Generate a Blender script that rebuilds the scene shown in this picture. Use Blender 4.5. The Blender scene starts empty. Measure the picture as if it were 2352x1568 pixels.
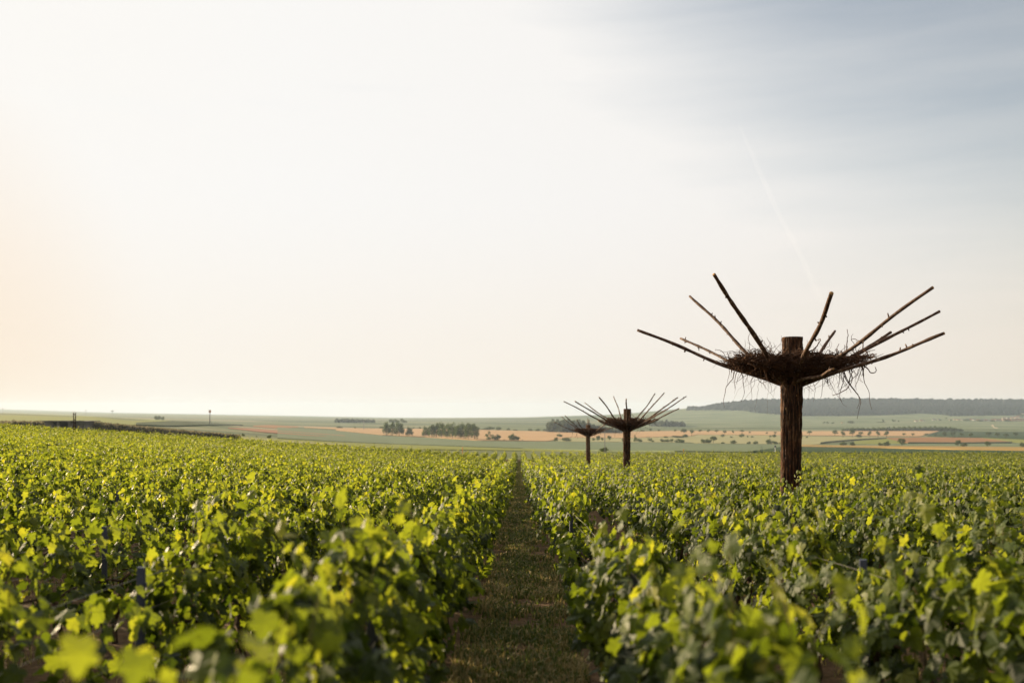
import bpy, math, random
import numpy as np
rnd = random.Random(7)
RS = np.random.RandomState(11)
S = bpy.context.scene
COL = S.collection
R = math.radians

# ------------------------------------------------------------------ camera
F = 35 / 36 * 2352          # focal length in the units of a 2352 wide frame
HZ = 940                    # row of the eye level in that frame
EYE = 1.75
cam = bpy.data.cameras.new('camera')
cam.sensor_width = 36
cam.lens = 35
cam.shift_y = (HZ - 784) / 2352
cam.clip_start = 0.1
cam.clip_end = 60000
cam.dof.use_dof = True
cam.dof.focus_distance = 19.6
cam.dof.aperture_fstop = 1.5
co = bpy.data.objects.new('camera', cam)
co.location = (0, 0, EYE)
co.rotation_euler = (R(90), 0, 0)
COL.objects.link(co)
S.camera = co

# ------------------------------------------------------------------ light
SUN_AZ, SUN_EL = -51, 12     # azimuth measured from +Y towards +X
w = bpy.data.worlds.new("World")
S.world = w
w.use_nodes = True
nt = w.node_tree
VEIL = 6.2
N, L = nt.nodes, nt.links
bg = N['Background']
sky = N.new('ShaderNodeTexSky')
sky.sky_type = 'NISHITA'
sky.sun_disc = False
sky.sun_elevation = R(SUN_EL)
sky.sun_rotation = R(SUN_AZ)
sky.air_density = 1.0
sky.dust_density = 1.0
sky.ozone_density = 1.0
tc = N.new('ShaderNodeTexCoord')
# thin high cirrus: long streaks on the sky dome, thinning out to the upper right
mp = N.new('ShaderNodeMapping')
mp.inputs['Rotation'].default_value = (R(0), R(22), R(0))
mp.inputs['Scale'].default_value = (1.1, 1.0, 9.0)
nz = N.new('ShaderNodeTexNoise')
nz.inputs['Scale'].default_value = 2.2
nz.inputs['Detail'].default_value = 6
nz.inputs['Roughness'].default_value = .55
L.new(tc.outputs['Generated'], mp.inputs['Vector'])
L.new(mp.outputs['Vector'], nz.inputs['Vector'])
rp = N.new('ShaderNodeMapRange')
rp.inputs['From Min'].default_value = .3
rp.inputs['From Max'].default_value = .72
rp.inputs['To Min'].default_value = 0.0
rp.inputs['To Max'].default_value = .26
L.new(nz.outputs['Fac'], rp.inputs['Value'])
# veil thickness by direction
dp = N.new('ShaderNodeVectorMath')
dp.operation = 'DOT_PRODUCT'
CLEAR = (0.62, 1.0, .78)      # the clearest patch of the sky
ln = math.sqrt(sum(c * c for c in CLEAR))
dp.inputs[1].default_value = tuple(c / ln for c in CLEAR)
L.new(tc.outputs['Generated'], dp.inputs[0])
vr = N.new('ShaderNodeMapRange')
vr.interpolation_type = 'SMOOTHSTEP'
vr.inputs['From Min'].default_value = .85
vr.inputs['From Max'].default_value = .975
vr.inputs['To Min'].default_value = .93
vr.inputs['To Max'].default_value = .13
L.new(dp.outputs['Value'], vr.inputs['Value'])
ad = N.new('ShaderNodeMath')
ad.operation = 'ADD'
ad.use_clamp = True
L.new(vr.outputs['Result'], ad.inputs[0])
L.new(rp.outputs['Result'], ad.inputs[1])
# the veil is brightest round the sun (forward scattering) and dims away from it
def dirdot(v):
    d = N.new('ShaderNodeVectorMath'); d.operation = 'DOT_PRODUCT'
    l_ = math.sqrt(sum(c * c for c in v)); d.inputs[1].default_value = tuple(c / l_ for c in v)
    L.new(tc.outputs['Generated'], d.inputs[0]); return d.outputs['Value']
sdv = (math.sin(R(SUN_AZ)) * math.cos(R(SUN_EL)), math.cos(R(SUN_AZ)) * math.cos(R(SUN_EL)), math.sin(R(SUN_EL)))
vc = N.new('ShaderNodeValToRGB')
els = vc.color_ramp.elements
els[0].position = 0.0; els[0].color = (.50, .46, .40, 1)
els[1].position = 1.0; els[1].color = (1.03, 1.0, .95, 1)
for p_, c_ in ((.10, (.82, .78, .715, 1)), (.30, (.91, .88, .845, 1)), (.55, (.97, .95, .925, 1)), (.80, (1.0, .985, .96, 1))):
    e_ = els.new(p_); e_.color = c_
L.new(dirdot(sdv), vc.inputs['Fac'])
# warm glow low on the horizon under the sun
gl = N.new('ShaderNodeMapRange'); gl.interpolation_type = 'SMOOTHSTEP'
gl.inputs['From Min'].default_value = .955; gl.inputs['From Max'].default_value = 1.0; gl.inputs['To Max'].default_value = .45
L.new(dirdot((math.sin(R(-36)), math.cos(R(-36)), .05)), gl.inputs['Value'])
mg = N.new('ShaderNodeMix'); mg.data_type = 'RGBA'; mg.inputs['B'].default_value = (1.0, .78, .56, 1)
L.new(gl.outputs['Result'], mg.inputs['Factor']); L.new(vc.outputs['Color'], mg.inputs['A'])
sc_ = N.new('ShaderNodeVectorMath'); sc_.operation = 'SCALE'; sc_.inputs['Scale'].default_value = VEIL
# low warm band along the horizon
sxyz = N.new('ShaderNodeSeparateXYZ'); L.new(tc.outputs['Generated'], sxyz.inputs[0])
hb = N.new('ShaderNodeMapRange'); hb.interpolation_type = 'SMOOTHSTEP'
hb.inputs['From Min'].default_value = .22; hb.inputs['From Max'].default_value = .0
L.new(sxyz.outputs['Z'], hb.inputs['Value'])
wb = N.new('ShaderNodeMix'); wb.data_type = 'RGBA'; wb.blend_type = 'MULTIPLY'; wb.inputs['B'].default_value = (1.0, .94, .86, 1)
L.new(hb.outputs['Result'], wb.inputs['Factor']); L.new(mg.outputs['Result'], wb.inputs['A'])
L.new(wb.outputs['Result'], sc_.inputs[0])
mx = N.new('ShaderNodeMix')
mx.data_type = 'RGBA'
L.new(ad.outputs['Value'], mx.inputs['Factor'])
hs = N.new('ShaderNodeHueSaturation'); hs.inputs['Saturation'].default_value = .72
L.new(sky.outputs['Color'], hs.inputs['Color'])
L.new(hs.outputs['Color'], mx.inputs['A'])
L.new(sc_.outputs['Vector'], mx.inputs['B'])
L.new(mx.outputs['Result'], bg.inputs['Color'])
bg.inputs['Strength'].default_value = 0.075

sd = bpy.data.lights.new('sun', 'SUN')
sd.energy = 5.0
sd.angle = R(0.6)
sd.color = (1, .78, .50)
so = bpy.data.objects.new('sun', sd)
COL.objects.link(so)
from mathutils import Vector
sv = Vector((math.sin(R(SUN_AZ)) * math.cos(R(SUN_EL)), math.cos(R(SUN_AZ)) * math.cos(R(SUN_EL)), math.sin(R(SUN_EL))))
so.rotation_euler = sv.to_track_quat('Z', 'Y').to_euler()
so.location = sv * 50

S.view_settings.view_transform = 'Standard'
S.view_settings.look = 'None'
S.view_settings.exposure = 1.04
S.view_settings.gamma = 1
S.cycles.use_denoising = True
S.cycles.max_bounces = 8
S.cycles.diffuse_bounces = 2
S.cycles.glossy_bounces = 2
S.cycles.transmission_bounces = 4
S.cycles.transparent_max_bounces = 8
S.cycles.volume_bounces = 1
S.cycles.use_light_tree = False

# ------------------------------------------------------------------ helpers
def tag(o, label=None, cat=None, group=None, kind=None):
    if label: o['label'] = label
    if cat: o['category'] = cat
    if group: o['group'] = group
    if kind: o['kind'] = kind
    return o

def empty(name, loc, label, cat, group=None, rz=0):
    o = bpy.data.objects.new(name, None)
    o.location = loc
    o.rotation_euler.z = rz
    o.empty_display_size = .2
    COL.objects.link(o)
    return tag(o, label, cat, group)

def link(name, me, parent=None):
    o = bpy.data.objects.new(name, me)
    COL.objects.link(o)
    if parent is not None: o.parent = parent
    return o

def npmesh(name, V, Fc, mats, tint=None, smooth=False, midx=None, nper=None):
    """V (n,3); Fc (m,k) array, or flat loops with nper counts."""
    me = bpy.data.meshes.new(name)
    V = np.asarray(V, dtype=np.float32)
    me.vertices.add(len(V))
    me.vertices.foreach_set('co', V.ravel())
    if nper is None:
        Fc = np.asarray(Fc, dtype=np.int32)
        m, k = Fc.shape
        starts = np.arange(0, m * k, k, dtype=np.int32)
        flat = Fc.ravel()
    else:
        nper = np.asarray(nper, dtype=np.int32)
        m = len(nper)
        starts = np.concatenate([[0], np.cumsum(nper)[:-1]]).astype(np.int32)
        flat = np.asarray(Fc, dtype=np.int32)
    me.loops.add(len(flat))
    me.loops.foreach_set('vertex_index', flat)
    me.polygons.add(m)
    me.polygons.foreach_set('loop_start', starts)
    for mm in (mats if isinstance(mats, (list, tuple)) else [mats]):
        me.materials.append(mm)
    if midx is not None:
        me.polygons.foreach_set('material_index', np.asarray(midx, dtype=np.int32))
    if tint is not None:
        a = me.attributes.new('tint', 'FLOAT', 'POINT')
        a.data.foreach_set('value', np.asarray(tint, dtype=np.float32))
    me.update(calc_edges=True)
    me.polygons.foreach_set('use_smooth', np.full(m, smooth, dtype=bool))
    return me

class MB:
    """collects quads/tris into one mesh"""
    def __init__(s): s.V = []; s.F = []; s.n = []; s.c = 0; s.mi = []
    def add(s, V, Fc, mi=0):
        V = np.asarray(V, float); s.V.append(V)
        for f in Fc:
            s.F.extend([i + s.c for i in f]); s.n.append(len(f)); s.mi.append(mi)
        s.c += len(V)
    def tube(s, P, rad, sides=6, mi=0, capmi=None):
        P = np.asarray(P, float); n = len(P)
        rad = np.broadcast_to(np.asarray(rad, float), (n,))
        T = np.gradient(P, axis=0); T /= (np.linalg.norm(T, axis=1, keepdims=True) + 1e-9)
        up = np.array([0, 0, 1.]) if abs(T[0][2]) < .9 else np.array([1., 0, 0])
        A = np.cross(T, up); A /= (np.linalg.norm(A, axis=1, keepdims=True) + 1e-9)
        B = np.cross(T, A)
        an = np.arange(sides) * 2 * math.pi / sides
        V = (P[:, None] + rad[:, None, None] * (np.cos(an)[None, :, None] * A[:, None] + np.sin(an)[None, :, None] * B[:, None])).reshape(-1, 3)
        Fc = [(i * sides + j, i * sides + (j + 1) % sides, (i + 1) * sides + (j + 1) % sides, (i + 1) * sides + j) for i in range(n - 1) for j in range(sides)]
        s.add(V, Fc, mi)
        b = s.c - len(V)
        for k, ring in ((0, range(sides - 1, -1, -1)), (n - 1, range(sides))):
            s.F.extend([b + k * sides + j for j in ring]); s.n.append(sides); s.mi.append(mi if capmi is None else capmi)
    def box(s, x0, x1, y0, y1, z0, z1, mi=0):
        V = [(x, y, z) for z in (z0, z1) for x, y in ((x0, y0), (x1, y0), (x1, y1), (x0, y1))]
        s.add(V, [(3, 2, 1, 0), (4, 5, 6, 7), (0, 1, 5, 4), (1, 2, 6, 5), (2, 3, 7, 6), (3, 0, 4, 7)], mi)
    def mesh(s, name, mats, smooth=False):
        return npmesh(name, np.concatenate(s.V), s.F, mats, smooth=smooth, midx=s.mi, nper=s.n)

# ------------------------------------------------------------------ materials
def base_mat(name):
    m = bpy.data.materials.new(name); m.use_nodes = True
    n = m.node_tree.nodes; l = m.node_tree.links
    return m, n, l, n['Principled BSDF']

def ramp(n, stops):
    r = n.new('ShaderNodeValToRGB')
    while len(r.color_ramp.elements) < len(stops): r.color_ramp.elements.new(.5)
    for e, (p, c) in zip(r.color_ramp.elements, stops):
        e.position = p; e.color = (*c, 1)
    return r

def noise_mat(name, stops, scale=1.0, detail=5, rough=.9, vec=(1, 1, 1), bump=0, bscale=None, spec=.2, dist=.05, coord='Object'):
    m, n, l, p = base_mat(name)
    t = n.new('ShaderNodeTexCoord'); mp = n.new('ShaderNodeMapping'); mp.inputs['Scale'].default_value = vec
    z = n.new('ShaderNodeTexNoise'); z.inputs['Scale'].default_value = scale; z.inputs['Detail'].default_value = detail
    l.new(t.outputs[coord], mp.inputs['Vector']); l.new(mp.outputs['Vector'], z.inputs['Vector'])
    r = ramp(n, stops); l.new(z.outputs['Fac'], r.inputs['Fac']); l.new(r.outputs['Color'], p.inputs['Base Color'])
    p.inputs['Roughness'].default_value = rough; p.inputs['Specular IOR Level'].default_value = spec
    if bump:
        z2 = n.new('ShaderNodeTexNoise'); z2.inputs['Scale'].default_value = bscale or scale * 3; z2.inputs['Detail'].default_value = 6
        l.new(mp.outputs['Vector'], z2.inputs['Vector'])
        b = n.new('ShaderNodeBump'); b.inputs['Strength'].default_value = bump; b.inputs['Distance'].default_value = dist
        l.new(z2.outputs['Fac'], b.inputs['Height']); l.new(b.outputs['Normal'], p.inputs['Normal'])
    return m

def leaf_mat(name, stops, tstops, trans=.42, rough=.42, spec=.45):
    m, n, l, p = base_mat(name)
    a = n.new('ShaderNodeAttribute'); a.attribute_name = 'tint'
    r = ramp(n, stops); l.new(a.outputs['Fac'], r.inputs['Fac'])
    r2 = ramp(n, tstops); l.new(a.outputs['Fac'], r2.inputs['Fac'])
    l.new(r.outputs['Color'], p.inputs['Base Color'])
    p.inputs['Roughness'].default_value = rough; p.inputs['Specular IOR Level'].default_value = spec
    t = n.new('ShaderNodeBsdfTranslucent'); l.new(r2.outputs['Color'], t.inputs['Color'])
    x = n.new('ShaderNodeMixShader'); x.inputs['Fac'].default_value = trans
    l.new(p.outputs[0], x.inputs[1]); l.new(t.outputs[0], x.inputs[2]); l.new(x.outputs[0], n['Material Output'].inputs['Surface'])
    return m

M = {}
M['vine'] = leaf_mat('vine_leaf',
    [(0, (.012, .022, .006)), (.45, (.066, .096, .027)), (.8, (.16, .18, .042)), (1, (.22, .20, .034))],
    [(0, (.07, .11, .005)), (.45, (.26, .32, .016)), (.8, (.47, .50, .028)), (1, (.58, .55, .02))], trans=.47, rough=.55, spec=.30)
M['hazed_wood_leaf'] = leaf_mat('hazed_wood_leaf', [(0, (.06, .08, .06)), (.5, (.09, .11, .085)), (1, (.13, .15, .11))],  # paler leaf for the far woods: extra distance haze put into the colour
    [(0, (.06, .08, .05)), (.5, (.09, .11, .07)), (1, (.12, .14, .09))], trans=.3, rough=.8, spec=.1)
M['hazed_forest_leaf'] = leaf_mat('hazed_forest_leaf', [(0, (.004, .010, .009)), (.5, (.008, .018, .014)), (1, (.02, .032, .022))],  # base shifted to blue: part of the haze tint is in the leaf colour
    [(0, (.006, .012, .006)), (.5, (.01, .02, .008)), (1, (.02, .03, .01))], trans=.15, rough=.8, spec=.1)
M['tree_leaf'] = leaf_mat('tree_leaf',
    [(0, (.042, .064, .024)), (.5, (.080, .105, .038)), (1, (.13, .15, .055))],
    [(0, (.05, .09, .015)), (.5, (.10, .14, .02)), (1, (.15, .20, .03))], trans=.40, rough=.6, spec=.2)
M['grass'] = leaf_mat('grass_blade',
    [(0, (.05, .075, .018)), (.5, (.12, .13, .035)), (.75, (.28, .22, .09)), (1, (.42, .32, .15))],
    [(0, (.10, .16, .02)), (.5, (.20, .23, .04)), (.75, (.34, .27, .10)), (1, (.45, .34, .15))], trans=.35, rough=.6, spec=.2)
M['bark_stem'] = noise_mat('vine_bark', [(.3, (.035, .022, .014)), (.7, (.12, .08, .05))], 20, vec=(1, 1, .2), bump=.5)
M['cane'] = noise_mat('green_cane', [(.3, (.09, .10, .03)), (.7, (.16, .10, .05))], 20)
M['post'] = noise_mat('blue_grey_steel', [(.3, (.045, .055, .10)), (.7, (.085, .095, .15))], 8, rough=.45, spec=.5)
M['post'].node_tree.nodes['Principled BSDF'].inputs['Metallic'].default_value = .3
M['wire'] = noise_mat('galvanised_wire', [(.3, (.28, .24, .18)), (.7, (.42, .36, .27))], 8, rough=.35, spec=.6)
M['wire'].node_tree.nodes['Principled BSDF'].inputs['Metallic'].default_value = .7
M['root'] = noise_mat('dry_root', [(.3, (.030, .013, .007)), (.7, (.105, .048, .022))], 6, rough=.85, bump=.3, bscale=60, dist=.01)
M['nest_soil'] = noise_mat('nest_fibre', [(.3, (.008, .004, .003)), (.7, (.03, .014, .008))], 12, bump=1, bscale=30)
M['cut_wood'] = noise_mat('cut_wood_end', [(.3, (.22, .12, .05)), (.7, (.42, .26, .12))], 30)

def bark_mat(name, stops, light=0.0):
    m, n, l, p = base_mat(name)
    t = n.new('ShaderNodeTexCoord')
    mp = n.new('ShaderNodeMapping'); mp.inputs['Scale'].default_value = (1, 1, .09)
    l.new(t.outputs['Object'], mp.inputs['Vector'])
    z = n.new('ShaderNodeTexNoise'); z.inputs['Scale'].default_value = 34; z.inputs['Detail'].default_value = 7; z.inputs['Roughness'].default_value = .65
    l.new(mp.outputs['Vector'], z.inputs['Vector'])
    r = ramp(n, stops); l.new(z.outputs['Fac'], r.inputs['Fac'])
    z3 = n.new('ShaderNodeTexNoise'); z3.inputs['Scale'].default_value = 3.5; z3.inputs['Detail'].default_value = 4
    l.new(t.outputs['Object'], z3.inputs['Vector'])
    mr = n.new('ShaderNodeMapRange'); mr.inputs['From Min'].default_value = .35; mr.inputs['From Max'].default_value = .65
    l.new(z3.outputs['Fac'], mr.inputs['Value'])
    mx = n.new('ShaderNodeMix'); mx.data_type = 'RGBA'; mx.blend_type = 'MULTIPLY'
    mx.inputs['B'].default_value = (.62, .42, .30, 1)
    l.new(mr.outputs['Result'], mx.inputs['Factor']); l.new(r.outputs['Color'], mx.inputs['A'])
    l.new(mx.outputs['Result'], p.inputs['Base Color'])
    p.inputs['Roughness'].default_value = .8; p.inputs['Specular IOR Level'].default_value = .25
    b = n.new('ShaderNodeBump'); b.inputs['Strength'].default_value = 1; b.inputs['Distance'].default_value = .03
    l.new(z.outputs['Fac'], b.inputs['Height']); l.new(b.outputs['Normal'], p.inputs['Normal'])
    return m
M['bark'] = bark_mat('reddish_bark', [(.38, (.006, .003, .002)), (.50, (.055, .026, .012)), (.60, (.17, .085, .036)), (.69, (.42, .32, .23))])
M['bark_pale'] = bark_mat('weathered_bark', [(.34, (.03, .017, .010)), (.50, (.16, .09, .05)), (.64, (.30, .22, .16)), (.74, (.5, .43, .36))])
M['rod'] = noise_mat('rod_bark', [(.3, (.030, .014, .009)), (.55, (.095, .050, .030)), (.75, (.28, .20, .14))], 14, vec=(1, 1, 1), rough=.7, bump=.5, bscale=50, dist=.01)

# soil with grass strips between the vine rows
def soil_mat():
    m, n, l, p = base_mat('vineyard_soil')
    t = n.new('ShaderNodeTexCoord')
    z = n.new('ShaderNodeTexNoise'); z.inputs['Scale'].default_value = 2.6; z.inputs['Detail'].default_value = 12; z.inputs['Roughness'].default_value = .8
    l.new(t.outputs['Object'], z.inputs['Vector'])
    r = ramp(n, [(.3, (.04, .032, .014)), (.45, (.09, .058, .030)), (.6, (.16, .098, .055)), (.75, (.26, .185, .11))])
    l.new(z.outputs['Fac'], r.inputs['Fac']); l.new(r.outputs['Color'], p.inputs['Base Color'])
    p.inputs['Roughness'].default_value = .95; p.inputs['Specular IOR Level'].default_value = .1
    z2 = n.new('ShaderNodeTexNoise'); z2.inputs['Scale'].default_value = 14; z2.inputs['Detail'].default_value = 8
    l.new(t.outputs['Object'], z2.inputs['Vector'])
    b = n.new('ShaderNodeBump'); b.inputs['Strength'].default_value = .8; b.inputs['Distance'].default_value = .06
    l.new(z2.outputs['Fac'], b.inputs['Height']); l.new(b.outputs['Normal'], p.inputs['Normal'])
    return m
M['soil'] = soil_mat()

# ------------------------------------------------------------------ terrain
def near_z(x, y):
    x = np.asarray(x, float); y = np.asarray(y, float)
    z = -.0472 * y + .000263 * np.clip(y - 90, 0, 70) ** 2
    z = z - .00010 * np.clip(y - 150, 0, None) ** 2
    u = np.clip(-x, -500, 150)
    soft = np.logaddexp(0, (u - 6.5) / 2.0) * 2.0
    return z + .0605 * soft * np.clip((y + 4) / 14, 0, 1)

XK = np.array([-2500, -600, 0, 250, 420, 600, 900, 1200, 1400, 1560, 1640, 1740, 2000, 2352, 3000, 4900], float)
YK = np.array([400, 700, 1000, 1400, 2000, 3000, 4000, 5000, 5600, 8000, 13000], float)
PT = np.array([
 [950, 955, 974, 986, 996, 1008, 1031, 1037, 1037, 1037, 1037, 1037, 1038, 1042, 1044, 1044],
 [940, 945, 958, 969, 984, 998, 1024, 1032, 1033, 1034, 1034, 1035, 1036, 1038, 1038, 1038],
 [932, 936, 948, 958, 970, 989, 1016, 1024, 1026, 1028, 1028, 1029, 1030, 1031, 1031, 1031],
 [940, 940, 953, 964, 967.5, 982, 1003, 1010, 1012, 1014, 1015, 1016, 1018, 1020, 1020, 1020],
 [942, 942, 953, 961, 966, 974, 984, 990, 992, 994, 995, 996, 997, 1000, 1000, 1000],
 [943, 943, 952, 958, 962, 966, 971, 974, 976, 977, 977, 977, 978, 980, 980, 980],
 [943, 943, 950, 955, 959, 962, 966, 968, 967, 966, 964, 962, 961, 962, 962, 962],
 [943, 943, 948, 953, 956, 959, 963, 962.5, 957, 948, 943, 938, 937, 938, 938, 938],
 [942, 942, 947, 951, 954, 957, 962, 960, 953, 939, 932, 921, 919, 921, 921, 921],
 [941, 941, 943, 949, 952, 955, 960, 958, 952, 945, 940, 935, 935, 935, 935, 935],
 [939, 939, 939, 947, 950, 953, 958.5, 960, 955, 948, 945, 945, 945, 945, 945, 945]], float)

def table_py(px, Y):
    """picture row of the terrain at depth Y: fixes the terrain's height there"""
    px = np.asarray(px, float); Y = np.asarray(Y, float)
    lv = np.interp(np.log(Y), np.log(YK), np.arange(len(YK)))
    i = np.clip(np.floor(lv).astype(int), 0, len(YK) - 2); f = lv - i
    f = f * f * (3 - 2 * f) * .5 + f * .5
    cols = np.array([np.interp(px, XK, row) for row in PT])
    idx = np.arange(px.size)
    cf = cols.reshape(len(YK), -1)
    return (cf[i.ravel(), idx] * (1 - f.ravel()) + cf[i.ravel() + 1, idx] * f.ravel()).reshape(px.shape)

def terrain_z(x, y):
    x = np.atleast_1d(np.asarray(x, float)); y = np.atleast_1d(np.asarray(y, float))
    Y = np.maximum(y, 1)
    px = 1176 + F * x / Y
    yc = np.clip(Y, 400, 13000)
    far = EYE - (table_py(px, yc) - HZ) / F * yc
    f = np.clip((y - 185) / 215, 0, 1)
    f = f * f * (3 - 2 * f)
    far_lo = far
    return near_z(x, y) * (1 - f) + far_lo * f

YS = np.exp(np.linspace(math.log(300), math.log(12900), 420))
def hit(px, py):
    """first point of the terrain seen at a picture position"""
    px = np.atleast_1d(np.asarray(px, float)); py = np.atleast_1d(np.asarray(py, float))
    out = np.zeros((px.size, 3))
    for k in range(px.size):
        X = (px[k] - 1176) / F * YS
        z = terrain_z(X, YS)
        row = HZ - (z - EYE) / YS * F
        j = np.argmax(row <= py[k])
        if row[j] > py[k]: j = int(np.argmin(row))
        if j > 0 and row[j] <= py[k]:
            t = (row[j - 1] - py[k]) / max(1e-6, row[j - 1] - row[j]); Yh = YS[j - 1] + (YS[j] - YS[j - 1]) * t
        else: Yh = YS[j]
        Xh = (px[k] - 1176) / F * Yh
        out[k] = (Xh, Yh, terrain_z(Xh, Yh)[0])
    return out

def grid_faces(nr, nc):
    a = np.arange((nr - 1) * (nc - 1)); r = a // (nc - 1); c = a % (nc - 1)
    b = r * nc + c
    return np.stack([b, b + 1, b + nc + 1, b + nc], 1)

# vineyard ground (soil) near the camera
xs = np.concatenate([np.linspace(-240, -30, 60), np.linspace(-29, 29, 117), np.linspace(30, 240, 60)])
ys = np.concatenate([np.linspace(-40, -1, 14), np.linspace(0, 40, 90), np.linspace(41, 200, 90)])
gx, gy = np.meshgrid(xs, ys)
gz = terrain_z(gx.ravel(), gy.ravel())
bumpz = (np.sin(gx * 3.1 + gy * 1.3) * np.sin(gy * 2.7 - gx * 1.1)).ravel() * .02 * (gy.ravel() < 60)
V = np.stack([gx.ravel(), gy.ravel(), gz + bumpz], 1)
tag(link('ground', npmesh('ground', V, grid_faces(len(ys), len(xs)), M['soil'], smooth=True)), kind='structure')

# valley and hills
def land_mat():
    m, n, l, p = base_mat('far_fields')
    t = n.new('ShaderNodeTexCoord')
    mp = n.new('ShaderNodeMapping'); mp.inputs['Scale'].default_value = (.0016, .0030, 0); mp.inputs['Rotation'].default_value = (0, 0, R(17))
    l.new(t.outputs['Object'], mp.inputs['Vector'])
    v = n.new('ShaderNodeTexVoronoi'); v.feature = 'F1'; v.distance = 'CHEBYCHEV'; v.inputs['Scale'].default_value = 1.6
    l.new(mp.outputs['Vector'], v.inputs['Vector'])
    sx = n.new('ShaderNodeSeparateColor'); l.new(v.outputs['Color'], sx.inputs[0])
    r = ramp(n, [(0, (.09, .12, .06)), (.25, (.15, .175, .09)), (.45, (.12, .15, .075)), (.62, (.20, .205, .11)), (.80, (.15, .17, .08)), (.93, (.32, .26, .16))])
    r.color_ramp.interpolation = 'CONSTANT'
    l.new(sx.outputs[0], r.inputs['Fac'])
    z = n.new('ShaderNodeTexNoise'); z.inputs['Scale'].default_value = .02; z.inputs['Detail'].default_value = 6
    l.new(t.outputs['Object'], z.inputs['Vector'])
    mr = n.new('ShaderNodeMapRange'); mr.inputs['To Min'].default_value = .75; mr.inputs['To Max'].default_value = 1.25
    l.new(z.outputs['Fac'], mr.inputs['Value'])
    mx = n.new('ShaderNodeVectorMath'); mx.operation = 'SCALE'
    l.new(r.outputs['Color'], mx.inputs[0]); l.new(mr.outputs['Result'], mx.inputs['Scale'])
    l.new(mx.outputs['Vector'], p.inputs['Base Color'])
    p.inputs['Roughness'].default_value = 1; p.inputs['Specular IOR Level'].default_value = .05
    return m
M['land'] = land_mat()
tt = np.linspace(-1.18, 1.18, 260)
yy = np.concatenate([[196], np.exp(np.linspace(math.log(202), math.log(13000), 230))])
gt, gy = np.meshgrid(tt, yy)
gx = gt * gy
gz = terrain_z(gx.ravel(), gy.ravel()) - np.where(gy.ravel() < 201, .05, 0)
V = np.stack([gx.ravel(), gy.ravel(), gz], 1)
tag(link('valley', npmesh('valley', V, grid_faces(len(yy), len(tt)), M['land'], smooth=True)), kind='structure')

# fields: each lies between a top and a bottom line of picture points, draped on the terrain
def field_mat(name, a, b, streak=1.0):
    return noise_mat(name, [(.3, a), (.7, b)], .035, detail=7, rough=1, vec=(1, 3.5 * streak, 1), spec=.05)

def field(name, top, bot, mat, h=.5, nx=40, ny=7):
    x0 = max(top[0][0], bot[0][0]); x1 = min(top[-1][0], bot[-1][0])
    px = np.linspace(x0, x1, nx)
    pt = np.interp(px, *zip(*top)); pb = np.interp(px, *zip(*bot))
    pts = []
    Pt = hit(px, pt); Pb = hit(px, pb)
    for k in range(ny):
        f = k / (ny - 1)
        P = Pb * (1 - f) + Pt * f
        P[:, 2] = terrain_z(P[:, 0], P[:, 1]) + h
        pts.append(P)
    V = np.concatenate(pts)
    n = len(V)
    Fa = grid_faces(ny, nx).tolist()
    # skirt to the ground all round
    rim = list(range(nx)) + [r * nx + nx - 1 for r in range(1, ny)] + [(ny - 1) * nx + c for c in range(nx - 2, -1, -1)] + [r * nx for r in range(ny - 2, 0, -1)]
    low = V[rim].copy(); low[:, 2] -= h + .6
    V = np.concatenate([V, low])
    m_ = len(rim)
    for i in range(m_):
        j = (i + 1) % m_
        Fa.append([rim[j], rim[i], n + i, n + j])
    return tag(link(name, npmesh(name, V, np.array(Fa), mat)), kind='structure')

def z1(a, b): return (a * .33594, 882 + b * .33594)
def z2(a, b): return (771.7 + a * .33594, 882 + b * .33594)
def z3(a, b): return (1561.9 + a * .33594, 882 + b * .33594)
def z5(a, b): return (1249.5 + a * .14844, 882 + b * .14844)
def zr(a, b): return (1984.5 + a * .15625, 900.4 + b * .15625)   # right crop

wheat = field_mat('ripe_wheat', (.40, .25, .125), (.52, .34, .18))
greyg = field_mat('blue_green_crop', (.13, .165, .09), (.17, .205, .115))
palec = field_mat('pale_crop', (.27, .26, .13), (.35, .32, .16))
darkg = field_mat('dark_green_crop', (.030, .055, .022), (.05, .08, .03))
brown = field_mat('brown_stubble', (.24, .12, .055), (.33, .18, .075))
yellg = field_mat('yellow_green_crop', (.18, .20, .05), (.24, .25, .065))
tan = field_mat('tan_barley', (.30, .20, .065), (.38, .26, .09))
poppy = field_mat('poppy_red', (.30, .13, .075), (.34, .18, .10))
hillg = field_mat('hill_meadow', (.17, .20, .055), (.23, .25, .075))
vineg = noise_mat('slope_vines', [(.3, (.09, .12, .06)), (.48, (.14, .175, .085)), (.52, (.17, .20, .11)), (.7, (.21, .22, .13))], .006, detail=4, rough=1, vec=(1, 2.2, 1), spec=.05)
trackm = field_mat('chalk_track', (.45, .36, .25), (.55, .46, .34))
hedge_d = field_mat('rough_grass', (.035, .045, .02), (.06, .07, .03))

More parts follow.
